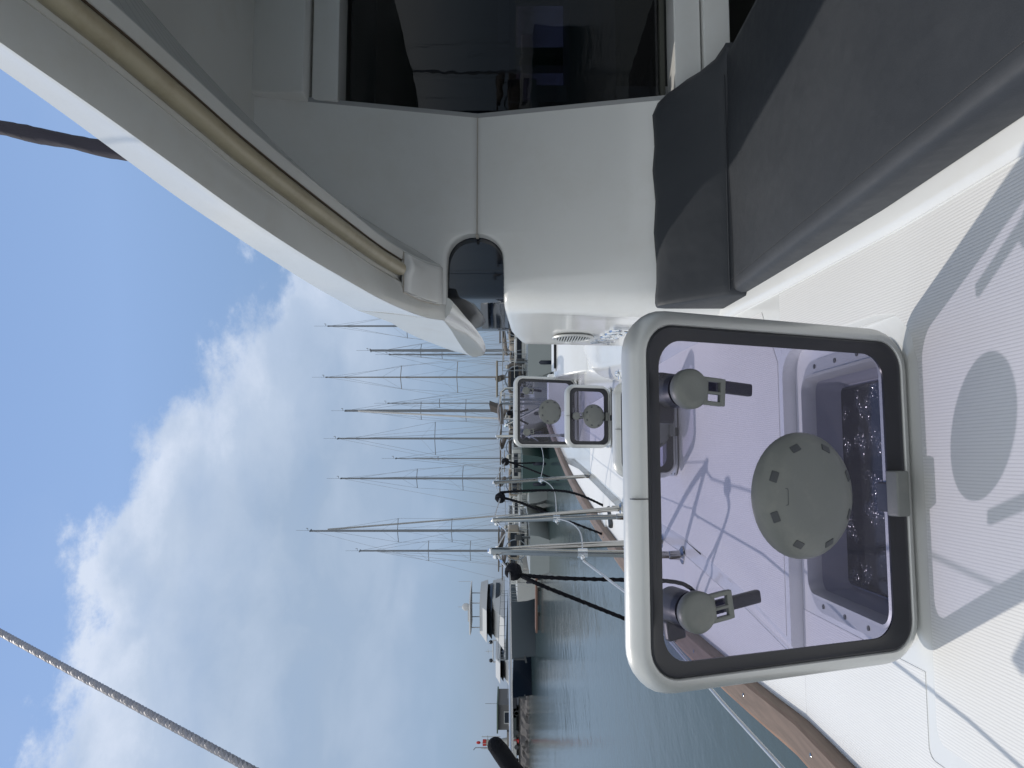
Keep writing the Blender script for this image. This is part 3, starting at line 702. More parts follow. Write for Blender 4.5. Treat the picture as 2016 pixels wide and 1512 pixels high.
# ================================================================== HATCHES
GH = 'open deck hatches with lavender lids'
def hatch(loc, Wd, Ln, big, label, rz=BA, hole=False):
    h = thing('deck_hatch', label, 'hatch', loc, rz, GH)
    ca, sa = .923, .385
    dl = .010 if hole else 0
    def T(x, l, n): return Vector((x, -sa * l - ca * n, ca * l - sa * n - dl))
    def ring(w, ln, r, ins, n): return [T(a, b + ln / 2, n) for a, b in rrect(w, ln, r, ins)]
    rr = .078 if big else .06
    fw = .027 if big else .021
    f = MB(); prof = [(.002, -.034), (0, -.026), (.0015, -.018), (.006, -.009), (.012, -.003), (.018, .0), (fw - .002, .0012), (fw, -.001), (fw, -.018), (.010, -.034)]
    f.loft([ring(Wd, Ln, rr, a, b) for a, b in prof] + [ring(Wd, Ln, rr, *prof[0])], True)
    lf = obj('lid_frame', f, alu, h, world=False, smooth=50)
    g = MB(); gw = .024 if big else .020; ex = .018 if big else .008
    def gring(ins, n):                                            # the seal is broader along the hinge
        return [T(a, b + Ln / 2, n) for a, b in [(x, y if y > 0 else y + ex * min(1, -y / (Ln / 2 - .08)) * (ins > fw + .01)) for x, y in rrect(Wd, Ln, rr + (.018 if ins > fw + .01 else 0), ins)]]
    g.loft([gring(a, b) for a, b in ((fw + .0005, -.002), (fw + .004, .0), (fw + .008, -.003), (fw + gw, -.003), (fw + gw, -.0065), (fw + .0005, -.0165), (fw + .0005, -.002))], True)
    obj('gasket', g, gasket, lf, world=False, smooth=50)
    p = MB(); a, b = ring(Wd, Ln, rr, fw + .010, -.0045), ring(Wd, Ln, rr, fw + .010, -.010)
    p.loft([a, b], True, True); obj('lid_pane', p, acr, h, world=False, smooth=0)
    # joint line across the frame
    j = MB(); j.box(T(-.0, Ln - fw / 2, -.004), (.0014, .014, fw), Matrix.Rotation(R(22), 3, 'X')); obj('frame_joint', j, gasket, lf, world=False, smooth=0)
    # round ventilator cover
    vr = .106 if big else .072; hz = .034 if big else .026
    vl = Ln * (.446 if big else .40); vc = T(0, vl, -.004)
    Mx = Matrix((Vector((1, 0, 0)), Vector((0, -sa, ca)), Vector((0, -ca, -sa)))).transposed()
    v = MB(); v.lathe([(vr * q, hz * w) for q, w in ((.10, 1.0), (.44, 1.0), (.52, .985), (.62, .93), (.74, .82), (.85, .64), (.94, .40), (.99, .18), (1, 0))][::-1], vc, Mx, 48)
    vo = obj('vent_cover', v, plast, h, world=False, smooth=50)
    for k in range(8):
        a = R(22.5 + 45 * k); q = .80; s = MB()
        s.box(vc + Mx @ Vector((vr * q * math.cos(a), vr * q * math.sin(a), hz * .725)), (vr * .115, vr * .17, hz * .07), Mx @ Matrix.Rotation(a, 3, 'Z') @ Matrix.Rotation(R(30), 3, 'Y'), .0015)
        obj('vent_slot', s, plastd, vo, world=False)
    s = MB(); rw = vr * .22
    s.loft([[vc + Mx @ Vector((a * .7, b * .7 + vr * .62, hz * .905 - (b + .0) * .28 - .0)) for a, b in rrect(rw * 1.7, rw * .9, .004, ii)] for ii in (0, .0012)], True)
    obj('moulded_mark', s, plastd, vo, world=False)
    hs = [(-Wd * .29, Ln * .822), (Wd * .285, Ln * .83)] if big else [(0, Ln * .80)]
    for (hx, hl) in hs:
        c = T(hx, hl, -.004); k = 1 if big else .72
        rot = R(-4 if hx > 0 else 8)
        M2 = Mx @ Matrix.Rotation(rot, 3, 'Z')
        q = MB(); q.lathe([(.030 * k, 0), (.032 * k, .004 * k), (.032 * k, .016 * k), (.029 * k, .020 * k), (.018 * k, .021 * k), (.010 * k, .0195 * k)], c, M2, 30)
        def bb(x, y, dx, dy, z=.012, dz=.009): q.box(c + M2 @ Vector((x * k, y * k, z * k)), (dx * k, dy * k, dz * k), M2, .0022 * k)
        bb(-.019, -.040, .007, .040); bb(.019, -.040, .007, .040); bb(-.002, -.044, .005, .030); bb(0, -.0605, .044, .010); bb(0, -.028, .04, .008)
        ho = obj('lid_handle', q, plast, h, world=False, smooth=50)
        q = MB(); c2 = T(hx, hl, -.014)
        q.lathe([(.027 * k, 0), (.029 * k, -.05 * k), (.024 * k, -.060 * k)], c2, M2, 24)
        s1 = 1 if hx > 0 else -1
        q.box(c2 + M2 @ Vector((s1 * .020 * k, -.075 * k, -.040 * k)), (.022 * k, .190 * k, .013 * k), M2, .005 * k)
        q.box(c2 + M2 @ Vector((-.036 * k, .006 * k, -.040 * k)), (.034 * k, .034 * k, .016 * k), M2, .005 * k)
        obj('inner_lever', q, plastd, ho, world=False, smooth=50)
    # hinge friction block on the lower edge
    kk = 1 if big else .6
    q = MB(); q.box(T(0, .060 * kk, .010 * kk), (.080 * kk, .030 * kk, .026 * kk), Mx, .005 * kk)
    obj('hinge_block', q, plast, h, world=False)
    q = MB(); q.box(Vector((-.01 * kk, .045 * kk, .01)), (.055 * kk, .05 * kk, .045 * kk), None, .006 * kk)
    for i in range(5): q.box(Vector((-.01 * kk + (i - 2) * .009 * kk, .075 * kk, .012)), (.003 * kk, .006, .035 * kk))
    obj('hinge_arm', q, plastd, h, world=False)
    # coaming round the opening
    def rg(ins, z, ww=Wd, ll=Ln, o=.0): return [Vector((a, b + ll / 2 + o, z)) for a, b in rrect(ww, ll, rr, ins)]
    b0 = MB(); wl = Wd - .01; ll = Ln - (.115 if hole else .035); dz = .006
    b0.loft([rg(a, z, wl, ll, .015) for a, z in ((0, 0), (0, dz), (.034 * kk, dz + .001), (.036 * kk, .018 * kk + .004), (.043 * kk, .020 * kk + .004), (.047 * kk, .012 * kk), (.050 * kk, -.01 if hole else .0045))], True)
    ba = obj('coaming', b0, alu, h, world=False, smooth=40)
    for (ax, ay) in [(-.5, .12), (-.5, .35), (-.5, .58), (-.5, .82), (.5, .12), (.5, .35), (.5, .58), (.5, .82), (-.3, 1), (.3, 1)]:
        xx = ax * wl - math.copysign(.016 * kk, ax) if abs(ax) == .5 else ax * wl; yy_ = .015 + ay * ll - (.016 * kk if ay == 1 else 0)
        sc_ = MB(); sc_.lathe([(.0055 * kk, dz), (.0055 * kk, dz + .0022), (.003 * kk, dz + .0016)], (xx, yy_, 0), n=12); obj('screw', sc_, plastd, ba, world=False)
    if hole:
        w = MB(); w.loft([rg(.050, -.008, wl, ll, .015), rg(.052, -.055, wl, ll, .015), rg(.060, -.075, wl, ll, .015)], True, False)
        obj('hatch_well', w, skin_dark, h, world=False, smooth=30)
        w = MB(); w.loft([rg(.045, -.0745, wl, ll, .015), rg(.045, -.0725, wl, ll, .015)], True, True); obj('well_floor', w, skin_dark, h, world=False, smooth=0)
        w = MB(); w.loft([rg(.066, -.071, wl, ll, .012), rg(.066, -.062, wl, ll, .012), rg(.071, -.059, wl, ll, .012)], True, True); obj('inner_screen', w, scr, h, world=False, smooth=0)
    else:
        w = MB(); w.loft([rg(.048 * kk, .0015, wl, ll, .015), rg(.048 * kk, .005, wl, ll, .015)], True, True); obj('inner_screen', w, scr, h, world=False, smooth=0)
    return h
hatch((-.197, 1.400, .0045), .60, .597, True, 'largest and nearest open hatch, its square lavender lid leaning back towards the seat cushion', hole=True)
hatch((-.175, 2.93, .100), .36, .268, False, 'small open hatch half hidden directly behind the top edge of the nearest lid')
hatch((-.196, 4.62, .134), .375, .30, False, 'small open hatch overlapping the far square one, its whole lid in view')
hatch((-.245, 6.62, .168), .60, .585, True, 'farthest open hatch, square lid with two handles beside the bow rail')

# ================================================================== STANCHIONS, LIFELINES, ROPES
GS = 'stainless stanchions along the toe rail'
def base_fit(mb, p, r=.03):
    mb.lathe([(r * 1.15, 0), (r * 1.1, .004), (r * .6, .012), (r * .52, .05), (r * .45, .052)], p, n=20)
def stanch(name, bases, top, label, r=.0135):
    base0 = Vector(bases[0]); t = thing(name, label, 'stanchion', base0, 0, GS)
    top = Vector(top)
    for i, b in enumerate(bases):
        b = Vector(b); mb = MB()
        if i == 0: pts = [b, b.lerp(top, .5), b.lerp(top, .93), top]
        else:
            q = top - Vector((0, 0, .015)); pts = [b, b.lerp(q, .45) + Vector((0, .008, 0)), b.lerp(q, .8) + Vector((0, .012, 0)), b.lerp(q, .95), q]
            pts = catmull(pts, 5)
        mb.tube(pts, r, 16); obj('tube', mb, steel, t, smooth=60)
        mb = MB(); base_fit(mb, b - Vector((0, 0, .002))); obj('foot', mb, steel, t)
    mb = MB(); mb.sphere(top, r * 1.05, 12); mb.tube([top + Vector((-.022, 0, -.02)), top + Vector((.012, .02, -.02))], .006, 8); mb.sphere(top + Vector((-.02, -.005, -.018)), .011, 10, (1, 1, 1.3)); mb.tube([top + Vector((-.02, -.015, -.03)), top + Vector((-.03, -.07, -.045))], .0055, 8)
    obj('eye_fitting', mb, chrome, t)
    mid = Vector(bases[0]).lerp(top, .52); mb = MB(); mb.tube([mid + Vector((0, 0, -.018)), mid + Vector((0, 0, .018))], r * 1.35, 14); mb.sphere(mid + Vector((-.015, -.012, 0)), .009, 10); mb.tube([mid + Vector((-.015, -.015, 0)), mid + Vector((-.022, -.05, -.006))], .005, 8)
    obj('eye_fitting', mb, chrome, t)
    return top, mid
G2t, G2m = stanch('gate_stanchion', [PT(1343, 1093, 2.88), PT(1305, 1066, 3.24)], PT(967, 1085, 2.90), 'nearest of the tall double tube gate stanchions, beside the knotted black rope')
G1t, G1m = stanch('gate_stanchion', [PT(1232, 1017, 4.08), PT(1222, 1001, 4.32)], PT(971, 1024, 4.12), 'second double tube gate stanchion, beyond the nearest one and before the lone single post')
S3t, S3m = stanch('stanchion', [PT(1163, 937, 5.80)], PT(972, 950, 5.75), 'single leaning stainless post standing between a gate stanchion and the far hatches')
S4t, S4m = stanch('stanchion', [PT(1113, 857, 7.9)], PT(977, 859, 8.0), 'farthest single stainless post, partly seen through the farthest hatch lid')
# bow pulpit with a wooden seat
bp = thing('bow_pulpit', 'stainless bow rail with a small grey wooden seat at the tip of the hull', 'pulpit', PT(1100, 800, 9.6))
def tubes(name, lst, r, material, parent, n=10):
    for pts in lst: obj(name, MB().tube(pts, r, n), material, parent, smooth=60)
D_ = 9.4
tubes('rail_tube', [[PT(1110, 768, D_), PT(1030, 764, D_), PT(995, 765, D_), PT(986, 772, D_), PT(984, 790, D_), PT(984, 797, D_)],
                    [PT(1110, 787, D_ + .3), PT(988, 787, D_ + .3)], [PT(1110, 795, D_), PT(984, 795, D_)],
                    [PT(1085, 790, D_), PT(1040, 815, D_ - .5), PT(996, 836, D_ - .9)]], .0165, steel, bp)
obj('tube_end', MB().sphere(PT(996, 837, D_ - .9), .024), chrome, bp)
obj('seat_plank', MB().prism([PT(983, 796, D_ - .1), PT(981, 810, D_ - .3), PT(985, 835, D_ - .7), PT(992, 835, D_ - .7), PT(991, 810, D_ - .3), PT(989, 797, D_ - .1)], (0, .25, .02)), mat('grey_teak_seat', (.14, .12, .11), .7, var=.2, vscale=20), bp)
obj('seat_plank', MB().prism([PT(963, 797, D_ + .3), PT(966, 810, D_ + .3), PT(985, 816, D_ + .3), PT(986, 806, D_ + .3)], (.05, .2, .0)), mat('grey_teak_seat', (.14, .12, .11), .7), bp)
# lifelines
GL = 'lifelines between the stanchions'
def line(name, pts, r, label, cat, material=wire_m, grp=GL, n=8, sm=6, **kw):
    pts = catmull(pts, sm) if sm else pts
    return solo(name, MB().tube(pts, r, n, **kw), material, label, cat, grp, smooth=60, loc=pts[0])
K1 = PT(1003, 1124, 2.68); K2 = PT(985, 980, 4.9); K3 = PT(995, 909, 6.7)
line('lifeline', [G2t + Vector((-.03, -.07, -.045)), K1, PT(1004, 1250, 2.0), PT(1006, 1400, 1.57), PT(1007.5, 1530, 1.32), PT(1010, 1900, .85)], .0042, 'upper grey lifeline from the near gate stanchion along the horizon to the photo edge', 'lifeline', sm=0)
line('lifeline', [G2m + Vector((-.02, -.04, 0)), PT(1250, 1180, 2.25), PT(1425, 1386, 1.62), PT(1540, 1512, 1.34), PT(1900, 1900, .9)], .0040, 'lower lifeline running past the near hatch frame down over the green water', 'lifeline', sm=0)
line('lifeline', [G1t + Vector((-.01, -.02, -.02)), PT(985, 1035, 3.8), PT(996, 1046, 3.5), PT(990, 1058, 3.2), G2t + Vector((.01, 0, -.02))], .0028, 'slack upper lifeline hooked between the two double gate stanchions', 'lifeline')
line('lifeline', [G1m, PT(1125, 1030, 3.7), PT(1143, 1050, 3.3), G2m], .0026, 'slack lower lifeline hooked between the two double gate stanchions', 'lifeline')
line('lifeline', [S3t, K2, G1t], .004, 'upper lifeline carrying a black knot between the lone post and a gate stanchion', 'lifeline', sm=0)
line('lifeline', [S3m, PT(1080, 952, 5.4), PT(1092, 970, 4.9), G1m], .0026, 'sagging lower white lifeline between the lone post and a gate stanchion', 'lifeline')
line('lifeline', [S4t, K3, S3t], .004, 'upper lifeline carrying the small far knot between the two single posts', 'lifeline', sm=0)
line('lifeline', [S4m, PT(1062, 872, 7.4), PT(1070, 905, 6.6), S3m], .0026, 'lower white lifeline between the two single posts', 'lifeline')
line('lifeline', [PT(984, 795, D_), PT(986, 825, 8.6), S4t], .004, 'upper lifeline from the bow rail to the farthest post', 'lifeline', sm=0)
# ropes
GR = 'black ropes knotted to the lifelines'
def knot(mb, c, r):
    for k in range(4):
        ax = Matrix.Rotation(R(20 + 47 * k), 3, 'Z') @ Matrix.Rotation(R(60 + 31 * k), 3, 'X')
        rg = [c + ax @ Vector((r * .62 * math.cos(a), r * .62 * math.sin(a), r * .12 * math.sin(2 * a + k))) for a in [2 * math.pi * j / 18 for j in range(19)]]
        mb.tube(rg, r * .42, 10)
def rope(knot_c, kr, tails, r, label, extra=None):
    t = thing('black_rope', label, 'rope', knot_c, 0, GR)
    mb = MB(); knot(mb, Vector(knot_c), kr); obj('knot', mb, rope_m, t, smooth=60)
    for tl in tails:
        obj('tail', MB().tube(catmull(tl, 8), r, 12, lobes=3, twist=60), rope_m, t, smooth=60)
    return t
k1 = K1 + Vector((0, -.01, -.014))
rope(k1, .030, [[k1 + Vector((-.012, 0, -.02)), PT(1100, 1138, 2.60), PT(1237, 1142, 2.62), PT(1300, 1143, 2.66), PT(1345, 1150, 2.70), PT(1372, 1170, 2.72), PT(1392, 1197, 2.70)],
                [k1 + Vector((-.01, 0, -.02)), PT(1060, 1150, 2.62), PT(1150, 1186, 2.68), PT(1240, 1222, 2.74), PT(1312, 1251, 2.82), PT(1388, 1288, 2.84)]], .0075, 'thick black rope with a fist sized knot beside the near gate stanchion')
rope(K2, .034, [[K2 + Vector((.03, 0, 0)), PT(992, 969, 4.9), PT(1040, 966, 4.9), PT(1100, 966, 4.95), PT(1140, 974, 5.0), PT(1185, 994, 5.05), PT(1203, 1005, 4.95)],
                [K2 + Vector((0, 0, -.02)), PT(1026, 990, 4.9), PT(1060, 1004, 4.9), PT(1130, 1030, 4.85), PT(1208, 1060, 4.8)]], .0085, 'black rope arching from its knot down to the deck cleat beyond the gate stanchions')
rope(K3, .034, [[K3 + Vector((0, 0, -.02)), PT(1020, 912, 6.7), PT(1054, 911, 6.7)], [K3 + Vector((0, 0, -.02)), PT(1030, 919, 6.7), PT(1068, 934, 6.6), PT(1100, 946, 6.6)]], .008, 'thin black rope on the far knot between the two single posts, one end dangling')
k4 = PT(1003, 813, 8.9)
rope(k4, .030, [[k4, PT(1015, 814, 8.9), PT(1040, 806, 8.9)], [k4, PT(1015, 822, 8.9), PT(1040, 835, 8.9)]], .012, 'small black rope knot tied on the bow rail')
ws = MB(); ws.tube([PT(976, 1468, 1.30), PT(986, 1481, 1.32), PT(1010, 1516, 1.36), PT(1060, 1570, 1.4)], [.014, .0155, .016, .016], 16)
ws.sphere(PT(976, 1468, 1.30), .0142, 14)
solo('black_padding', ws, rope_m, 'black rounded end of padding on the lifeline at the photo edge', 'padding', loc=PT(1000, 1500, 1.35), smooth=60)
# wire shroud, twisted strands
p1, p2 = PT(490, 1512, 1.0), PT(0, 1245, 1.25); d = (p2 - p1)
pts = [p1 - d * 2.0 + d * k * .0115 for k in range(1500)]
solo('wire_shroud', MB().tube(pts, .0054, 18, lobes=6, twist=120), mat('shroud_wire', (.30, .30, .33), .48, metal=.8), 'twisted steel wire shroud crossing the sky from the photo corner', 'wire', loc=p1, smooth=20)
# furled sail beyond the hardtop
fs_ = MB(); a, b = PT(330, 318, 8.0), PT(-500, 150, 8.0)
fs_.tube([a.lerp(b, -.90 + k / 30) for k in range(121)], [.078 + .006 * math.sin(k * 1.25) for k in range(121)], 14, lobes=3, twist=3)
solo('furled_sail', fs_, mat('navy_sail_cover', (.035, .032, .05), .8, var=.3, vscale=5), 'dark navy furled sail rising beyond the white hardtop edge', 'sail', loc=a, smooth=50)
# deck fittings
cl = thing('deck_cleat', 'black mooring cleat on the side deck beyond the gate stanchions', 'cleat', PT(1205, 1015, 4.7))
obj('cleat_horn', MB().tube([PT(1199, 1000, 4.75), PT(1201, 1012, 4.7), PT(1203, 1036, 4.6)], .016, 12), plastd, cl, smooth=60)
obj('cleat_base', MB().box(PT(1212, 1018, 4.7), (.05, .16, .05), None, .012), plastd, cl)
rg = [PT(1205, 977, 4.9) + Vector((.045 * math.cos(a), .10 * math.sin(a), 0)) for a in [2 * math.pi * j / 24 for j in range(25)]]
df_ = thing('deck_filler', 'oval chromed deck filler with a dark rim on the white side deck', 'deck filler', PT(1206, 977, 4.92))
obj('rim', MB().tube(rg, .009, 8), plastd, df_, smooth=60); obj('cap', MB().lathe([(.035, 0), (.035, .006), (.02, .01)], PT(1206, 977, 4.92), n=20), chrome, df_)
pe = MB(); c = PT(1231, 736, 4.15); pe.lathe([(.03, -.03), (.03, -.022), (.012, -.012), (.008, .03), (.018, .045), (.01, .055)], c, n=16); pe.tube([c + Vector((-.03, 0, .03)), c + Vector((.04, 0, .03))], .008)
solo('deck_eye', pe, chrome, 'small chrome eye bolt standing on the deck by the cabin front', 'deck eye', loc=c)
ch = MB(); ch.box(PT(1190, 1036, 5.05), (.16, .34, .035), None, .014); 
solo('rail_chock', ch, gel, 'white moulded fairlead block set into the teak toe rail', 'fairlead', loc=PT(1190, 1036, 5.05))
# ================================================================== WATER
WZ = -1.66
def water_mat():
    m = bpy.data.materials.new('harbour_water'); m.use_nodes = True; t = m.node_tree; p = t.nodes['Principled BSDF']
    p.inputs['Base Color'].default_value = (.030, .075, .080, 1); p.inputs['Roughness'].default_value = .12; p.inputs['IOR'].default_value = 1.33
    tc = t.nodes.new('ShaderNodeTexCoord')
    def nz(sc, scale, det):
        mp = t.nodes.new('ShaderNodeMapping'); mp.inputs['Scale'].default_value = scale; L(t, tc.outputs['Object'], mp.inputs[0])
        n = t.nodes.new('ShaderNodeTexNoise'); n.inputs['Scale'].default_value = sc; n.inputs['Detail'].default_value = det; L(t, mp.outputs[0], n.inputs[0]); return n.outputs[0]
    h = MATH(t, 'ADD', MATH(t, 'MULTIPLY', nz(2.0, (1, .55, 1), 4), 1.0), MATH(t, 'MULTIPLY', nz(9, (1, .5, 1), 3), .25))
    h = MATH(t, 'ADD', h, MATH(t, 'MULTIPLY', nz(.35, (1, .6, 1), 2), 2.2))
    b = t.nodes.new('ShaderNodeBump'); b.inputs['Strength'].default_value = .26; b.inputs['Distance'].default_value = .06
    L(t, h, b.inputs['Height']); L(t, b.outputs[0], p.inputs['Normal'])
    c = RAMP(t, nz(.08, (1, .4, 1), 4), [(.3, (.026, .046, .048)), (.7, (.037, .060, .060))]); L(t, c, p.inputs['Base Color'])
    return m
wt = MB(); wt.add([(-1500, -600, WZ), (1500, -600, WZ), (1500, 2500, WZ), (-1500, 2500, WZ)], [(0, 1, 2, 3)])
wo_ = obj('water', wt, water_mat(), None, smooth=0, flip_fix=False); wo_['kind'] = 'structure'

# ================================================================== MARINA
hw = mat('white_hull', (.50, .51, .50), .3, var=.05, vscale=1)
hg = mat('pale_grey_hull', (.34, .37, .37), .3, var=.06, vscale=1)
hgr = mat('dark_green_hull', (.035, .075, .07), .3)
hn = mat('navy_hull', (.008, .014, .03), .25)
hs = mat('silver_hull', (.10, .12, .14), .3)
bw = mat('boat_window', (.01, .014, .022), .1)
mastm = mat('mast_aluminium', (.21, .23, .26), .45, metal=.2)
mastb = mat('mast_bronze', (.24, .22, .20), .45)
yw = mat('yacht_white', (.50, .51, .52), .7, spec=.1)
canv = mat('beige_canvas', (.36, .32, .27), .9, var=.1, vscale=2)
canvg = mat('taupe_canvas', (.16, .14, .125), .9, var=.1, vscale=2)
rigm = mat('rigging', (.32, .35, .39), .5)
fend = mat('navy_fender', (.01, .016, .035), .5)
GB = 'sailboats moored across the harbour'
def hull_mb(Lh, bm_, fb, deckz=None, bow=1.0, flare=.12):
    mb = MB(); rings = []
    for k in range(13):
        s = k / 12; y = -Lh / 2 + Lh * s
        w = bm_ / 2 * (.78 + .22 * min(1, s / .35)) * (1 if s < .5 else max(.02, 1 - ((s - .5) / .5) ** 2.3))
        f = fb * (1 + .18 * s)
        over = bow * max(0, s - .6) * 1.2
        rings.append([Vector((-w, y + over, f)), Vector((-w * (.98 - flare * .2), y + over * .6, f * .55)), Vector((-w * (.9 - flare), y, .0)), Vector((-w * .5, y, -.4)), Vector((w * .5, y, -.4)), Vector((w * (.9 - flare), y, .0)), Vector((w * (.98 - flare * .2), y + over * .6, f * .55)), Vector((w, y + over, f))])
    mb.loft(rings, True, True); return mb
def sailboat(x, y_px, D, tip_px, label, hullm=hw, spr=(), lean=0, mm=mastm, rz=None, canvas=None, r=.085, cabin=True, jib=False, boom=True):
    X = (756 - y_px) / F * D
    rz = R(random.uniform(-8, 8)) if rz is None else rz
    t = thing('sailboat', label, 'sailboat', (X, D, WZ), rz, GB)
    H = EYE - WZ + (1008 - tip_px) / F * D
    Lh = max(8, H * .68); bm_ = Lh * .30; fb = 1.0 + Lh * .02
    k = D / 60
    flip = random.choice((0, 1))
    o = obj('hull', hull_mb(Lh, bm_, fb), hullm, t, world=False, smooth=50)
    if flip: o.rotation_euler.z = math.pi
    if cabin:
        c = MB(); c.box((0, .3, fb + .38), (bm_ * .62, Lh * .46, .55), None, .12); cb = obj('cabin', c, hw, t, world=False)
        for s in (-1, 1):
            w = MB(); w.box((s * bm_ * .312, .3, fb + .42), (.03, Lh * .34, .18)); obj('cabin_window', w, bw, cb, world=False)
        w = MB(); w.box((0, -Lh * .23 + .29, fb + .42), (bm_ * .4, .04, .22)); obj('cabin_window', w, bw, cb, world=False)
        d = MB(); d.box((0, -Lh * .22, fb + 1.05), (bm_ * .62, 1.3, .75), None, .2); obj('sprayhood', d, canvas or canv, t, world=False)
    ms = MB(); ms.tube([(0, .5, fb), (lean * H * .5, .5, H * .6), (lean * H, .5, H)], [r * k, r * k, r * .72 * k], 10); ms.box((0, .5, H - .03), (.10 * k, .5 * k, .08 * k)); mo = obj('mast', ms, mm, t, world=False, smooth=60)
    hd = MB(); hd.tube([(0, .5, H), (0, .5, H + 1.1 * k)], .012 * k, 5); hd.box((.09 * k, .5, H + .18 * k), (.18 * k, .05, .03 * k)); hd.box((.17 * k, .5, H + .24 * k), (.04 * k, .05, .14 * k)); obj('masthead', hd, rigm, mo, world=False, smooth=0)
    rg = MB(); cw_ = bm_ * .46
    for (sp, hwid) in spr:
        z = EYE - WZ + (1008 - sp) / F * D; wd = hwid / F * D
        s_ = MB(); s_.tube([(-wd, .55, z), (0, .5, z + .06), (wd, .55, z)], .03 * k, 6); obj('spreader', s_, mm, mo, world=False)
        cw_ = max(cw_, wd)
    zs = [EYE - WZ + (1008 - sp) / F * D for sp, _ in spr]; ws_ = [w / F * D for _, w in spr]
    top = H * .93
    rr = .010 * k
    for s in (-1, 1):
        pts = [(0, .5, top)] + [(s * w, .55, z) for z, w in sorted(zip(zs, ws_), reverse=True)] + [(s * cw_ * 1.02, .45, fb)]
        rg.tube(pts, rr, 4)
        for z, w in zip(zs, ws_): rg.tube([(0, .5, z + 1.2), (s * w, .55, z)], rr * .7, 4); rg.tube([(0, .5, z), (s * cw_, .45, fb)], rr * .7, 4)
    sgn = -1 if flip else 1
    for a in ((0, sgn * Lh * .48, fb + .2), (cw_ * 1.3, -sgn * Lh * .49, fb), (-cw_ * 1.3, -sgn * Lh * .49, fb)): rg.tube([(0, .5, top if a[0] == 0 else H), a], rr * (1.4 if a[0] == 0 else 1), 4)
    obj('rigging', rg, rigm, t, world=False, smooth=0)
    if jib:
        j = MB(); j.tube([(0, .55 + sgn * Lh * .02, top), (0, sgn * Lh * .47, fb + .4)], .07 * k, 8); obj('furled_jib', j, mat('furled_white', (.5, .5, .5), .8), t, world=False)
    if boom:
        b = MB(); b.tube([(0, .4, fb + 1.75), (0, -4.2, fb + 1.95)], .17, 10); obj('boom_cover', b, canvas or canvg, t, world=False, smooth=60)
    if cabin:
        wv = MB(); wv.box((0, -Lh * .22 - .66, fb + 1.05), (bm_ * .48, .04, .42)); obj('sprayhood_window', wv, bw, t, world=False)
        sw = MB(); sw.tube([(.7 * math.cos(a), -Lh * .38, fb + .9 + .7 * math.sin(a)) for a in [2 * math.pi * j / 14 for j in range(15)]], .035, 5); obj('steering_wheel', sw, steel, t, world=False)
        ob = MB(); ob.box((bm_ * .34, -Lh * .49, fb + .75), (.32, .3, .45), None, .06); ob.tube([(bm_ * .34, -Lh * .49, fb + .5), (bm_ * .34, -Lh * .49, fb - .1)], .07, 6); obj('outboard_motor', ob, plastd, t, world=False)
        lr = MB(); lr.box((-bm_ * .30, -Lh * .47, fb + .62), (.7, .4, .34), None, .08); obj('liferaft', lr, hw, t, world=False)
        bmn = MB(); zb_ = fb + 2.0
        for s in (-1, 1): bmn.tube([(s * bm_ * .34, -Lh * .40, fb + .2), (s * bm_ * .34, -Lh * .36, zb_)], .02, 5)
        obj('bimini_frame', bmn, steel, t, world=False)
        bmn = MB(); bmn.box((0, -Lh * .36, zb_ + .03), (bm_ * .72, 1.9, .08), None, .03); obj('bimini_top', bmn, (canvg if boom and r > .07 else canv), t, world=False)
    # pushpit rail and fenders
    q = MB(); e = -Lh * .49; z0 = fb
    for s in (-1, 1):
        q.tube([(s * bm_ * .36, e, z0), (s * bm_ * .36, e, z0 + .65)], .02 * k, 6); q.tube([(s * bm_ * .40, e + 1.2, z0), (s * bm_ * .40, e + 1.2, z0 + .65), (s * bm_ * .36, e, z0 + .65), (s * bm_ * .1, e, z0 + .65)], .02 * k, 6)
        q.tube([(s * bm_ * .48, 1, z0), (s * bm_ * .48, 1, z0 + .6)], .015 * k, 6)
        q.tube([(s * bm_ * .40, e + 1.2, z0 + .62), (s * bm_ * .48, 1, z0 + .6), (s * bm_ * .2, Lh * .46, z0 + .7)], .010 * k, 4)
    obj('guard_rail', q, steel, t, world=False)
    return t
sailboat(0, 1048, 55, 607, 'sailboat with the tallest mast of all, rising between the two double gate stanchions', hullm=hg, spr=((782, 24), (889, 24)), jib=True, r=.10, lean=-.002)
sailboat(0, 1087, 74, 706, 'sailboat whose shorter mast stands nearest to the big knot and the motor yachts', spr=((843, 20), (926, 20)), r=.085)
sailboat(0, 943, 58, 668, 'sailboat whose mast rises over the lone leaning deck post', spr=((820, 19), (911, 24)), r=.085, hullm=hg)
sailboat(0, 903, 92, 778, 'distant small sailboat with a short thin mast between two taller ones', spr=((862, 4),), r=.05)
sailboat(0, 865, 62, 662, 'sailboat with a single wide spreader pair over the farthest deck post', spr=((856, 33),), canvas=canvg, r=.08, hullm=hgr)
sailboat(0, 810, 66, 677, 'sailboat with a thick grey mast standing behind the bow rail seat', spr=((828, 18), (917, 22)), r=.12, jib=True)
sailboat(0, 794, 98, 763, 'distant sailboat whose short mast almost touches the thick grey one', spr=((865, 9),), r=.05)
sailboat(0, 743, 46, 638, 'sailboat with a bronze tinted mast above the far hatch corner', hullm=hg, spr=((788, 23), (900, 31)), mm=mastb, r=.06, canvas=canvg)
sailboat(0, 642, 60, 643, 'sailboat whose masthead shows above the hardtop, nearest to the cabin', spr=((800, 24),), r=.08, jib=True)
sailboat(0, 686, 72, 727, 'sailboat with a mast cut off by the hardtop visor and one tilted spreader', spr=((828, 14),), r=.12, rz=R(20))
sailboat(0, 697, 84, 765, 'small distant sailboat close behind the tip of the hardtop visor', spr=((870, 9),), r=.07)
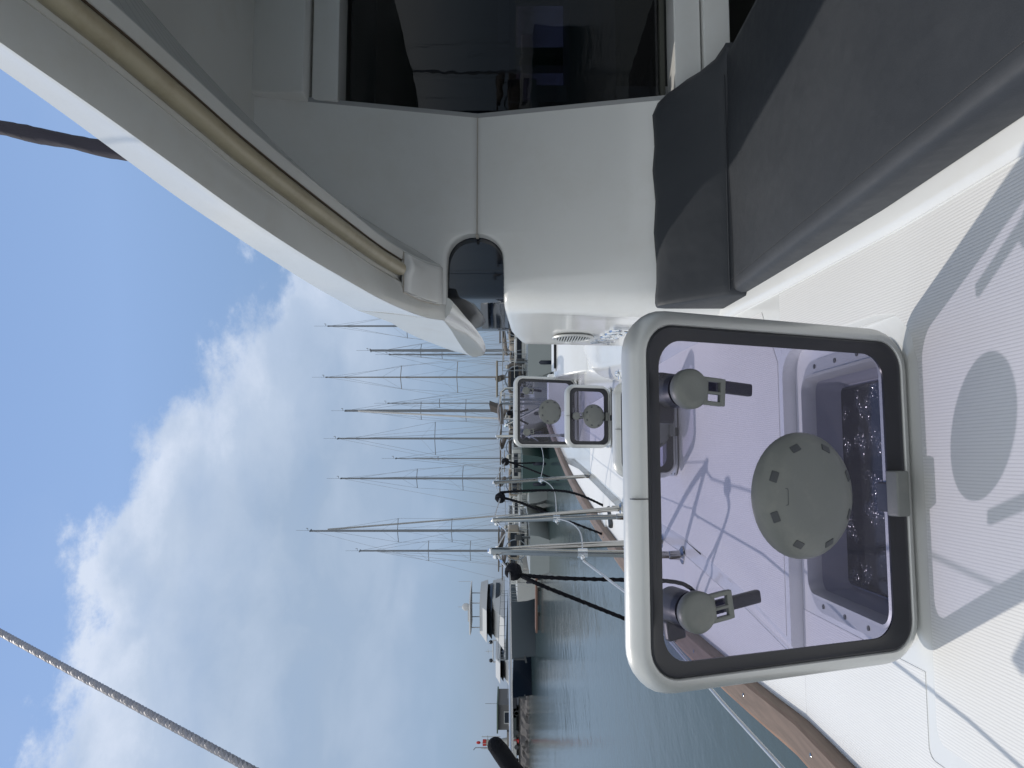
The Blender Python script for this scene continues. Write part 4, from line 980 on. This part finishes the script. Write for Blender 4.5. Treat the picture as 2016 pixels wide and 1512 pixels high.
# ------------------------------------------------------------------ a near stern with fenders, right of the far hatch
def near_hull(loc, rz, Lh, bm_, fb, hm, label, stripe=False, px=None, fenders=2, cab=True):
    t = thing('moored_boat', label, 'boat', loc, rz, 'moored boats without visible masts')
    o = obj('hull', hull_mb(Lh, bm_, fb), hm, t, world=False, smooth=50)
    if cab:
        c = MB(); c.box((0, .5, fb + .35), (bm_ * .7, Lh * .5, .7), None, .15); cb = obj('cabin', c, hw, t, world=False)
        for s in (-1, 1): w = MB(); w.box((s * bm_ * .352, .5, fb + .42), (.03, Lh * .38, .26)); obj('cabin_window', w, bw, cb, world=False)
        w = MB(); w.box((0, .5 - Lh * .25, fb + .42), (bm_ * .5, .04, .28)); obj('cabin_window', w, bw, cb, world=False)
    q = MB(); e = -Lh * .48
    for k in range(9):
        x = -bm_ * .4 + bm_ * .8 * k / 8
        if abs(x) > .3: q.tube([(x, e, fb), (x, e, fb + .7)], .022, 6)
    q.tube([(-bm_ * .4, e, fb + .7), (-.35, e, fb + .7)], .025, 6); q.tube([(.35, e, fb + .7), (bm_ * .4, e, fb + .7)], .025, 6)
    for s in (-1, 1):
        for k in range(6): q.tube([(s * bm_ * .45, e + 1 + k * 1.5, fb), (s * bm_ * .45, e + 1 + k * 1.5, fb + .65)], .018, 6)
        q.tube([(s * bm_ * .45, e + .5, fb + .65), (s * bm_ * .45, e + 8.5, fb + .65)], .014, 6)
    q.tube([(-bm_ * .3, e + .6, fb + 1.35), (bm_ * .3, e + .6, fb + 1.35)], .02, 8)
    for s in (-1, 1): q.tube([(s * bm_ * .3, e + .6, fb + .1), (s * bm_ * .3, e + .6, fb + 1.35)], .02, 8)
    q.sphere((bm_ * .33, e + .2, fb + .9), .22, 10)
    obj('guard_rail', q, steel, t, world=False)
    for k in range(fenders):
        f = MB(); x = (-.5 + k) * bm_ * .42 if fenders > 1 else 0
        f.tube([(x, e - .2, fb * .62), (x, e - .2, fb * .56), (x, e - .2, .25), (x, e - .2, .18)], [.04, .12, .12, .04], 12); f.tube([(x, e - .15, fb + .6), (x, e - .2, fb * .75)], .012, 5); obj('fender', f, fend, t, world=False, smooth=60)
    if stripe:
        w = MB(); w.box((0, e - .03, .30), (bm_ * .72, .04, .10)); obj('boot_stripe', w, fend, t, world=False)
    w = MB(); w.box((bm_ * .22, e - .03, fb * .62), (.16, .04, .12)); obj('porthole', w, bw, t, world=False)
    return t
def at(y_px, D): return ((756 - y_px) / F * D, D, WZ)
near_hull(at(700, 47), R(3), 12, 4.3, 1.55, hg, 'pale grey hulled boat with a dark fender beside the hatch and cabin corner', True)
near_hull(at(903, 56), R(-4), 12, 3.2, 1.7, hgr, 'dark green hulled boat between the farthest hatch and the lone leaning post')
near_hull(at(953, 62), R(2), 11, 2.9, 1.6, hg, 'pale grey hull with a small dark porthole between the lone post and the arching rope', fenders=1)
near_hull(at(996, 69), R(4), 11, 3.6, 1.6, hw, 'white boat with a porthole moored behind the arching black rope', fenders=1)
near_hull(at(1100, 76), R(-6), 13, 4.6, 1.9, hw, 'white boat behind the big black knot with a tall rail and dark window band', fenders=1)
near_hull(at(800, 56), R(5), 12, 3.9, 1.6, hw, 'white boat seen over and through the farthest hatch lid')
near_hull(at(655, 72), R(4), 12, 4.2, 1.7, hw, 'white boat showing between the hardtop visor and the cabin corner')
near_hull(at(742, 74), R(-5), 12, 4.0, 1.9, hw, 'white boat behind the bronze tinted mast, next to the far hatch corner')
near_hull(at(850, 78), R(3), 13, 4.6, 2.0, hg, 'pale grey boat with a cabin between the bow rail seat and the farthest post')
near_hull(at(1040, 80), R(-3), 13, 4.8, 2.1, hw, 'white boat seen between the two double gate stanchions')
# ------------------------------------------------------------------ motor yachts
def sup(x0, x1, y0, y1, z0, z1, rake=.5, inset=.15):
    """a superstructure tier: raked front, tumblehome sides"""
    b = [(-x1 * 1.0, y0), (x1, y0), (x1, y1 * .55 + y0 * .45), (x1 * .72, y1), (-x1 * .72, y1), (-x1, y1 * .55 + y0 * .45)]
    rings = [[Vector((x, y, z0)) for x, y in b], [Vector((x * (1 - inset), y if y < y1 * .5 else y - rake, z1)) for x, y in b]]
    return MB().loft(rings, True, True)
def yacht(loc, rz, hm, label, Lh=18, bm_=5.2, fb=2.4, arch=True, domes=False):
    t = thing('motor_yacht', label, 'motor yacht', loc, rz, 'motor yachts moored at the quay')
    obj('hull', hull_mb(Lh, bm_, fb, bow=1.5, flare=.3), hm, t, world=False, smooth=50)
    b = bm_ / 2; obj_hull = fb; fb = fb + .55
    d1 = obj('main_deck', sup(0, b * .86, -Lh * .18, Lh * .28, fb + .05, fb + 1.3, 3.2, .16), yw, t, world=False, smooth=30)
    obj('windscreen', sup(0, b * .80, -Lh * .12, Lh * .17, fb + 1.28, fb + 1.82, 1.2, .08), bw, d1, world=False, smooth=30)
    d2 = obj('flybridge', sup(0, b * .88, -Lh * .14, Lh * .19, fb + 1.80, fb + 2.55, 1.7, .12), yw, t, world=False, smooth=30)
    obj('side_window', sup(0, b * .868, -Lh * .10, Lh * .14, fb + .55, fb + .95, .3, .0), bw, d1, world=False, smooth=30)
    q = MB()
    if arch:
        for s in (-1, 1):
            for yy_ in (-1.5, 1): q.tube([(s * b * .5, yy_, fb + 2.5), (s * b * .5, yy_, fb + 3.5)], .05, 6)
        q.add(sup(0, b * .85, -2.6, 2.2, fb + 3.5, fb + 3.62, .1, .05).v, sup(0, b * .85, -2.6, 2.2, fb + 3.5, fb + 3.62, .1, .05).f)
        q.sphere((0, -1, fb + 4.1), .42, 12); q.tube([(0, -1, fb + 3.6), (0, -1, fb + 3.8)], .3, 10); q.tube([(0, -1, fb + 4.4), (0, -1, fb + 4.9)], .03, 5)
        q.tube([(-b * .9, -2, fb + 3.65), (-b * .9, -2, fb + 4.9)], .02, 5); q.box((.9, -1, fb + 3.85), (1.6, .2, .12))
        obj('radar_arch', q, yw, t, world=False)
    if domes:
        q.tube([(-b * .7, -3, fb + 3.1), (b * .7, -3, fb + 3.1)], .10, 8); q.tube([(-b * .7, -3, fb + 2.5), (-b * .7, -3, fb + 3.1)], .1, 8); q.tube([(b * .7, -3, fb + 2.5), (b * .7, -3, fb + 3.1)], .1, 8)
        q.tube([(0, -3, fb + 3.1), (0, -3, fb + 4.3)], .04, 6); q.box((0, -3, fb + 3.9), (.7, .1, .06))
        obj('radar_arch', q, yw, t, world=False)
        for s in (-1, 1): obj('satellite_dome', MB().sphere((s * b * .6, -3, fb + 3.45), .32, 12), bw, t, world=False, smooth=60)
    fb = obj_hull; rl = MB(); pts = []
    for k in range(9):
        s = .55 + .45 * k / 8; w = b * (1 if s < .5 else max(.02, 1 - ((s - .5) / .5) ** 2.3)); y = -Lh / 2 + Lh * s + 1.5 * max(0, s - .6) * 1.2
        pts.append((w, y, fb * (1 + .18 * s) + .7)); rl.tube([(w, y, fb * (1 + .18 * s)), (w, y, fb * (1 + .18 * s) + .7)], .02, 5); rl.tube([(-w, y, fb * (1 + .18 * s)), (-w, y, fb * (1 + .18 * s) + .7)], .02, 5)
    rl.tube(pts, .025, 5); rl.tube([(-x, y, z) for x, y, z in pts], .025, 5); obj('bow_rail', rl, steel, t, world=False)
    an = MB(); yb = Lh * .5 + .7
    an.box((.0, yb - .1, fb * .62), (.12, .25, 1.0)); an.box((.0, yb - .1, fb * .40), (.75, .2, .16), Matrix.Rotation(R(12), 3, 'Y')); obj('anchor', an, plastd, t, world=False)
    w = MB()
    for yy_ in (-4, -2, 0, 2):
        for s in (-1, 1): w.box((s * b * .955, yy_, fb * .62), (.06, .8, .2))
    obj('hull_window', w, bw, t, world=False)
    return t
yacht(at(1203, 88), R(169), hs, 'large grey hulled motor yacht with white flybridge and radar dome beside the big knot', Lh=19, bm_=5.6, fb=2.35)
y1 = bpy.data.objects['motor_yacht']; y1.scale = (1.06, 1.0, 1.10)
y2 = yacht(at(1303, 100), R(169), hn, 'navy hulled white motor yacht with two dark domes, between the grey yacht and the kiosk', Lh=17, bm_=5.2, fb=2.5, arch=False, domes=True)
y2.scale = (.86, .86, .80)

# ------------------------------------------------------------------ pontoon, quay, breakwater, buildings
timber = mat('pontoon_timber', (.20, .115, .09), .8, var=.2, vscale=1)
pn = thing('pontoon', 'low red brown timber pontoon floating in front of the moored boats', 'pontoon', at(1130, 66))
q = MB(); xa, xb_ = at(1245, 66)[0], at(1012, 66)[0]
q.box(((xa + xb_) / 2, 66.6, WZ + .30), (xb_ - xa, 1.6, .16)); obj('walkway', q, timber, pn)
for k in range(5): obj('float', MB().box((xa + .8 + k * (xb_ - xa - 1.6) / 4, 66.6, WZ + .02), (1.2, 1.3, .38)), plastd, pn)
stone = mat('breakwater_stone', (.095, .09, .09), .9, var=.45, vscale=2.2, bump=1, bscale=1.4)
conc = mat('concrete', (.22, .21, .195), .8, var=.12, vscale=.8)
bwk = MB(); nx = 520; rings = []
random.seed(11)
for k in range(nx):
    x = -95 + k * (230) / nx; j = lambda s: random.uniform(-s, s)
    rings.append([(x, 108 + j(.3), WZ - .3), (x + j(.1), 108.5 + j(.4), WZ + .3 + j(.2)), (x + j(.1), 108.9 + j(.4), WZ + .6 + j(.2)), (x + j(.1), 109.4 + j(.3), WZ + .95 + j(.15)), (x, 110.2 + j(.3), WZ + 1.25 + j(.05)), (x, 112, WZ + 1.3)])
bwk.loft(rings, False); b_ = solo('breakwater', bwk, stone, 'grey boulder breakwater closing the harbour behind the boats', 'breakwater', smooth=0, loc=(0, 110, WZ))
q = MB(); q.box((20, 116, WZ + 1.15), (230, 9, .5)); solo('quay', q, conc, 'pale concrete quay running along the top of the breakwater', 'quay', loc=(20, 116, WZ), smooth=0)
def building(x0, x1, D, h, label, wallm, wins, roofm=None, name='building', base=WZ + 1.4):
    X0, X1 = sorted(((756 - x0) / F * D, (756 - x1) / F * D))
    t = thing(name, label, 'building', ((X0 + X1) / 2, D, base), 0, 'low harbour buildings on the quay')
    w = X1 - X0
    wl = obj('wall', MB().box((0, 3, h / 2), (w, 6, h)), wallm, t, world=False, smooth=0)
    obj('roof', MB().box((0, 2.8, h + .1), (w + .5, 6.9, .2)), roofm or conc, t, world=False, smooth=0)
    for i in range(wins):
        x = -w / 2 + w * (i + .5) / wins
        f = obj('window', MB().box((x, -.03, h * .55), (w / wins * .5, .1, h * .34)), hw, t, world=False, smooth=0)
        obj('pane', MB().box((x, -.09, h * .55), (w / wins * .42, .05, h * .28)), bw, f, world=False, smooth=0)
    return t
bldm = mat('beige_render', (.30, .26, .21), .9, var=.1, vscale=.5)
grw = mat('grey_cladding', (.15, .15, .155), .8, var=.08)
building(1437, 1388, 112, 3.0, 'small grey flat roofed kiosk with one wide window on the breakwater', grw, 1, mat('green_roof_edge', (.12, .16, .13), .8), 'kiosk')
q = MB(); q.box((26, 120, WZ + 1.95), (70, .5, 1.3)); solo('harbour_wall', q, bldm, 'low beige harbour wall along the quay behind the sailboats', 'wall', loc=(26, 120, WZ + 1.3), smooth=0)
# cars parked on the quay
def car(y_px, D, m_, label):
    t = thing('parked_car', label, 'car', ((756 - y_px) / F * D, D, WZ + 1.41), 0, 'vehicles parked on the breakwater')
    b = MB(); pr = [(-2.1, .3), (-2.15, .75), (-1.9, .9), (-1.2, .98), (-.7, 1.42), (.7, 1.45), (1.35, .98), (2.05, .85), (2.15, .5), (2.1, .3)]
    b.loft([[(x, y, z) for x, z in pr] for y in (-.85, .85)], True, True); obj('body', b, m_, t, world=False, bevel=.08)
    w = MB(); w.prism([(-1.05, -.865, 1.0), (-.65, -.865, 1.36), (.65, -.865, 1.38), (1.15, -.865, 1.0)], (0, 1.73, 0)); obj('window', w, bw, t, world=False)
    for x in (-1.35, 1.35):
        for y in (-.86, .86): obj('wheel', MB().lathe([(.31, -.1), (.33, 0), (.31, .1)], (x, y, .33), Matrix.Rotation(R(90), 3, 'X'), 16), plastd, t, world=False)
car(1418, 111.2, mat('dark_car', (.03, .04, .04), .3), 'dark car parked below the kiosk on the breakwater')
car(1380, 111.2, mat('black_van', (.02, .022, .03), .3), 'black car parked between the kiosk and the navy yacht')
car(1484, 111.2, hw, 'white car parked beyond the harbour light at the photo edge')
# harbour light
hl = thing('harbour_light', 'white harbour light tower with a red lamp on top of the breakwater', 'light tower', at(1462, 113))
X0 = at(1462, 113)[0]; zz = lambda x: EYE + (1008 - x) / F * 113
redm = mat('red_paint', (.5, .03, .03), .5)
obj('tower', MB().tube([(X0, 113, WZ + 1.4), (X0, 113, zz(985))], [1.0, .55], 16), hw, hl, smooth=50)
obj('base_hut', MB().box((X0 + .3, 113, (WZ + 1.4 + zz(998)) / 2), (3.4, 2, zz(998) - WZ - 1.4)), conc, hl)
q = MB()
for a in range(6): q.tube([(X0 + .9 * math.cos(a), 113 + .9 * math.sin(a), zz(985)), (X0 + .9 * math.cos(a), 113 + .9 * math.sin(a), zz(948))], .03, 5)
q.tube([(X0 + .95 * math.cos(R(a)), 113 + .95 * math.sin(R(a)), zz(960)) for a in range(0, 361, 30)], .03, 5)
obj('gallery_rail', q, hw, hl)
obj('lamp_house', MB().tube([(X0, 113, zz(985)), (X0, 113, zz(957)), (X0, 113, zz(950))], [.5, .42, .15], 12), canv, hl)
obj('red_lamp', MB().sphere((X0, 113, zz(942)), .22, 10, (1, 1, 1.5)), redm, hl)
obj('red_band', MB().tube([(X0, 113, zz(957)), (X0, 113, zz(950.5))], .46, 12), redm, hl)
lp = MB(); xl = at(1475, 113)[0]; lp.tube([(xl, 113.5, WZ + 1.4), (xl, 113.5, zz(936)), (xl - .1, 113.2, zz(933)), (xl + .1, 112.6, zz(933))], .07, 6)
solo('lamp_post', lp, rigm, 'tall thin lamp post beside the white harbour light', 'lamp post', loc=(xl, 113.5, WZ + 1.4))
lp = MB(); xl = at(1388, 113)[0]; lp.tube([(xl, 113.5, WZ + 1.4), (xl, 113.5, zz(955))], .04, 6)
solo('antenna_pole', lp, rigm, 'thin antenna pole at the corner of the grey kiosk', 'pole', loc=(xl, 113.5, WZ + 1.4))
q = MB(); c = Vector((at(1459, 110.9)[0], 110.9, WZ + 1.4)); q.lathe([(.35, 0), (.28, .2), (.15, .9), (.3, 1.0), (.3, 1.25), (.1, 1.3)], c, n=12)
solo('red_bollard', q, redm, 'red bollard standing below the harbour light', 'bollard', loc=c)
# boats and low land behind the photographer, seen only in reflections

# boats moored on the other side, behind the photographer: they show as reflections in the saloon window and the steel
src = [o for o in COL.objects if o.parent is None and o.name.startswith('sailboat')]
for k, (x, y, rz, lb) in enumerate([(9, -30, .1, 'sailboat mirrored in the saloon window nearest to the white wall panel'), (16, -36, -.1, 'sailboat mirrored in the saloon window between two other mirrored boats'), (24, -33, .2, 'sailboat mirrored deepest in the saloon window, farthest from the hardtop rim')]):
    c = copy_tree(src[[0, 2, 4][k]]); c.location = (x, y, WZ); c.rotation_euler.z = rz; c['label'] = lb; c['group'] = 'sailboats moored behind the photographer'
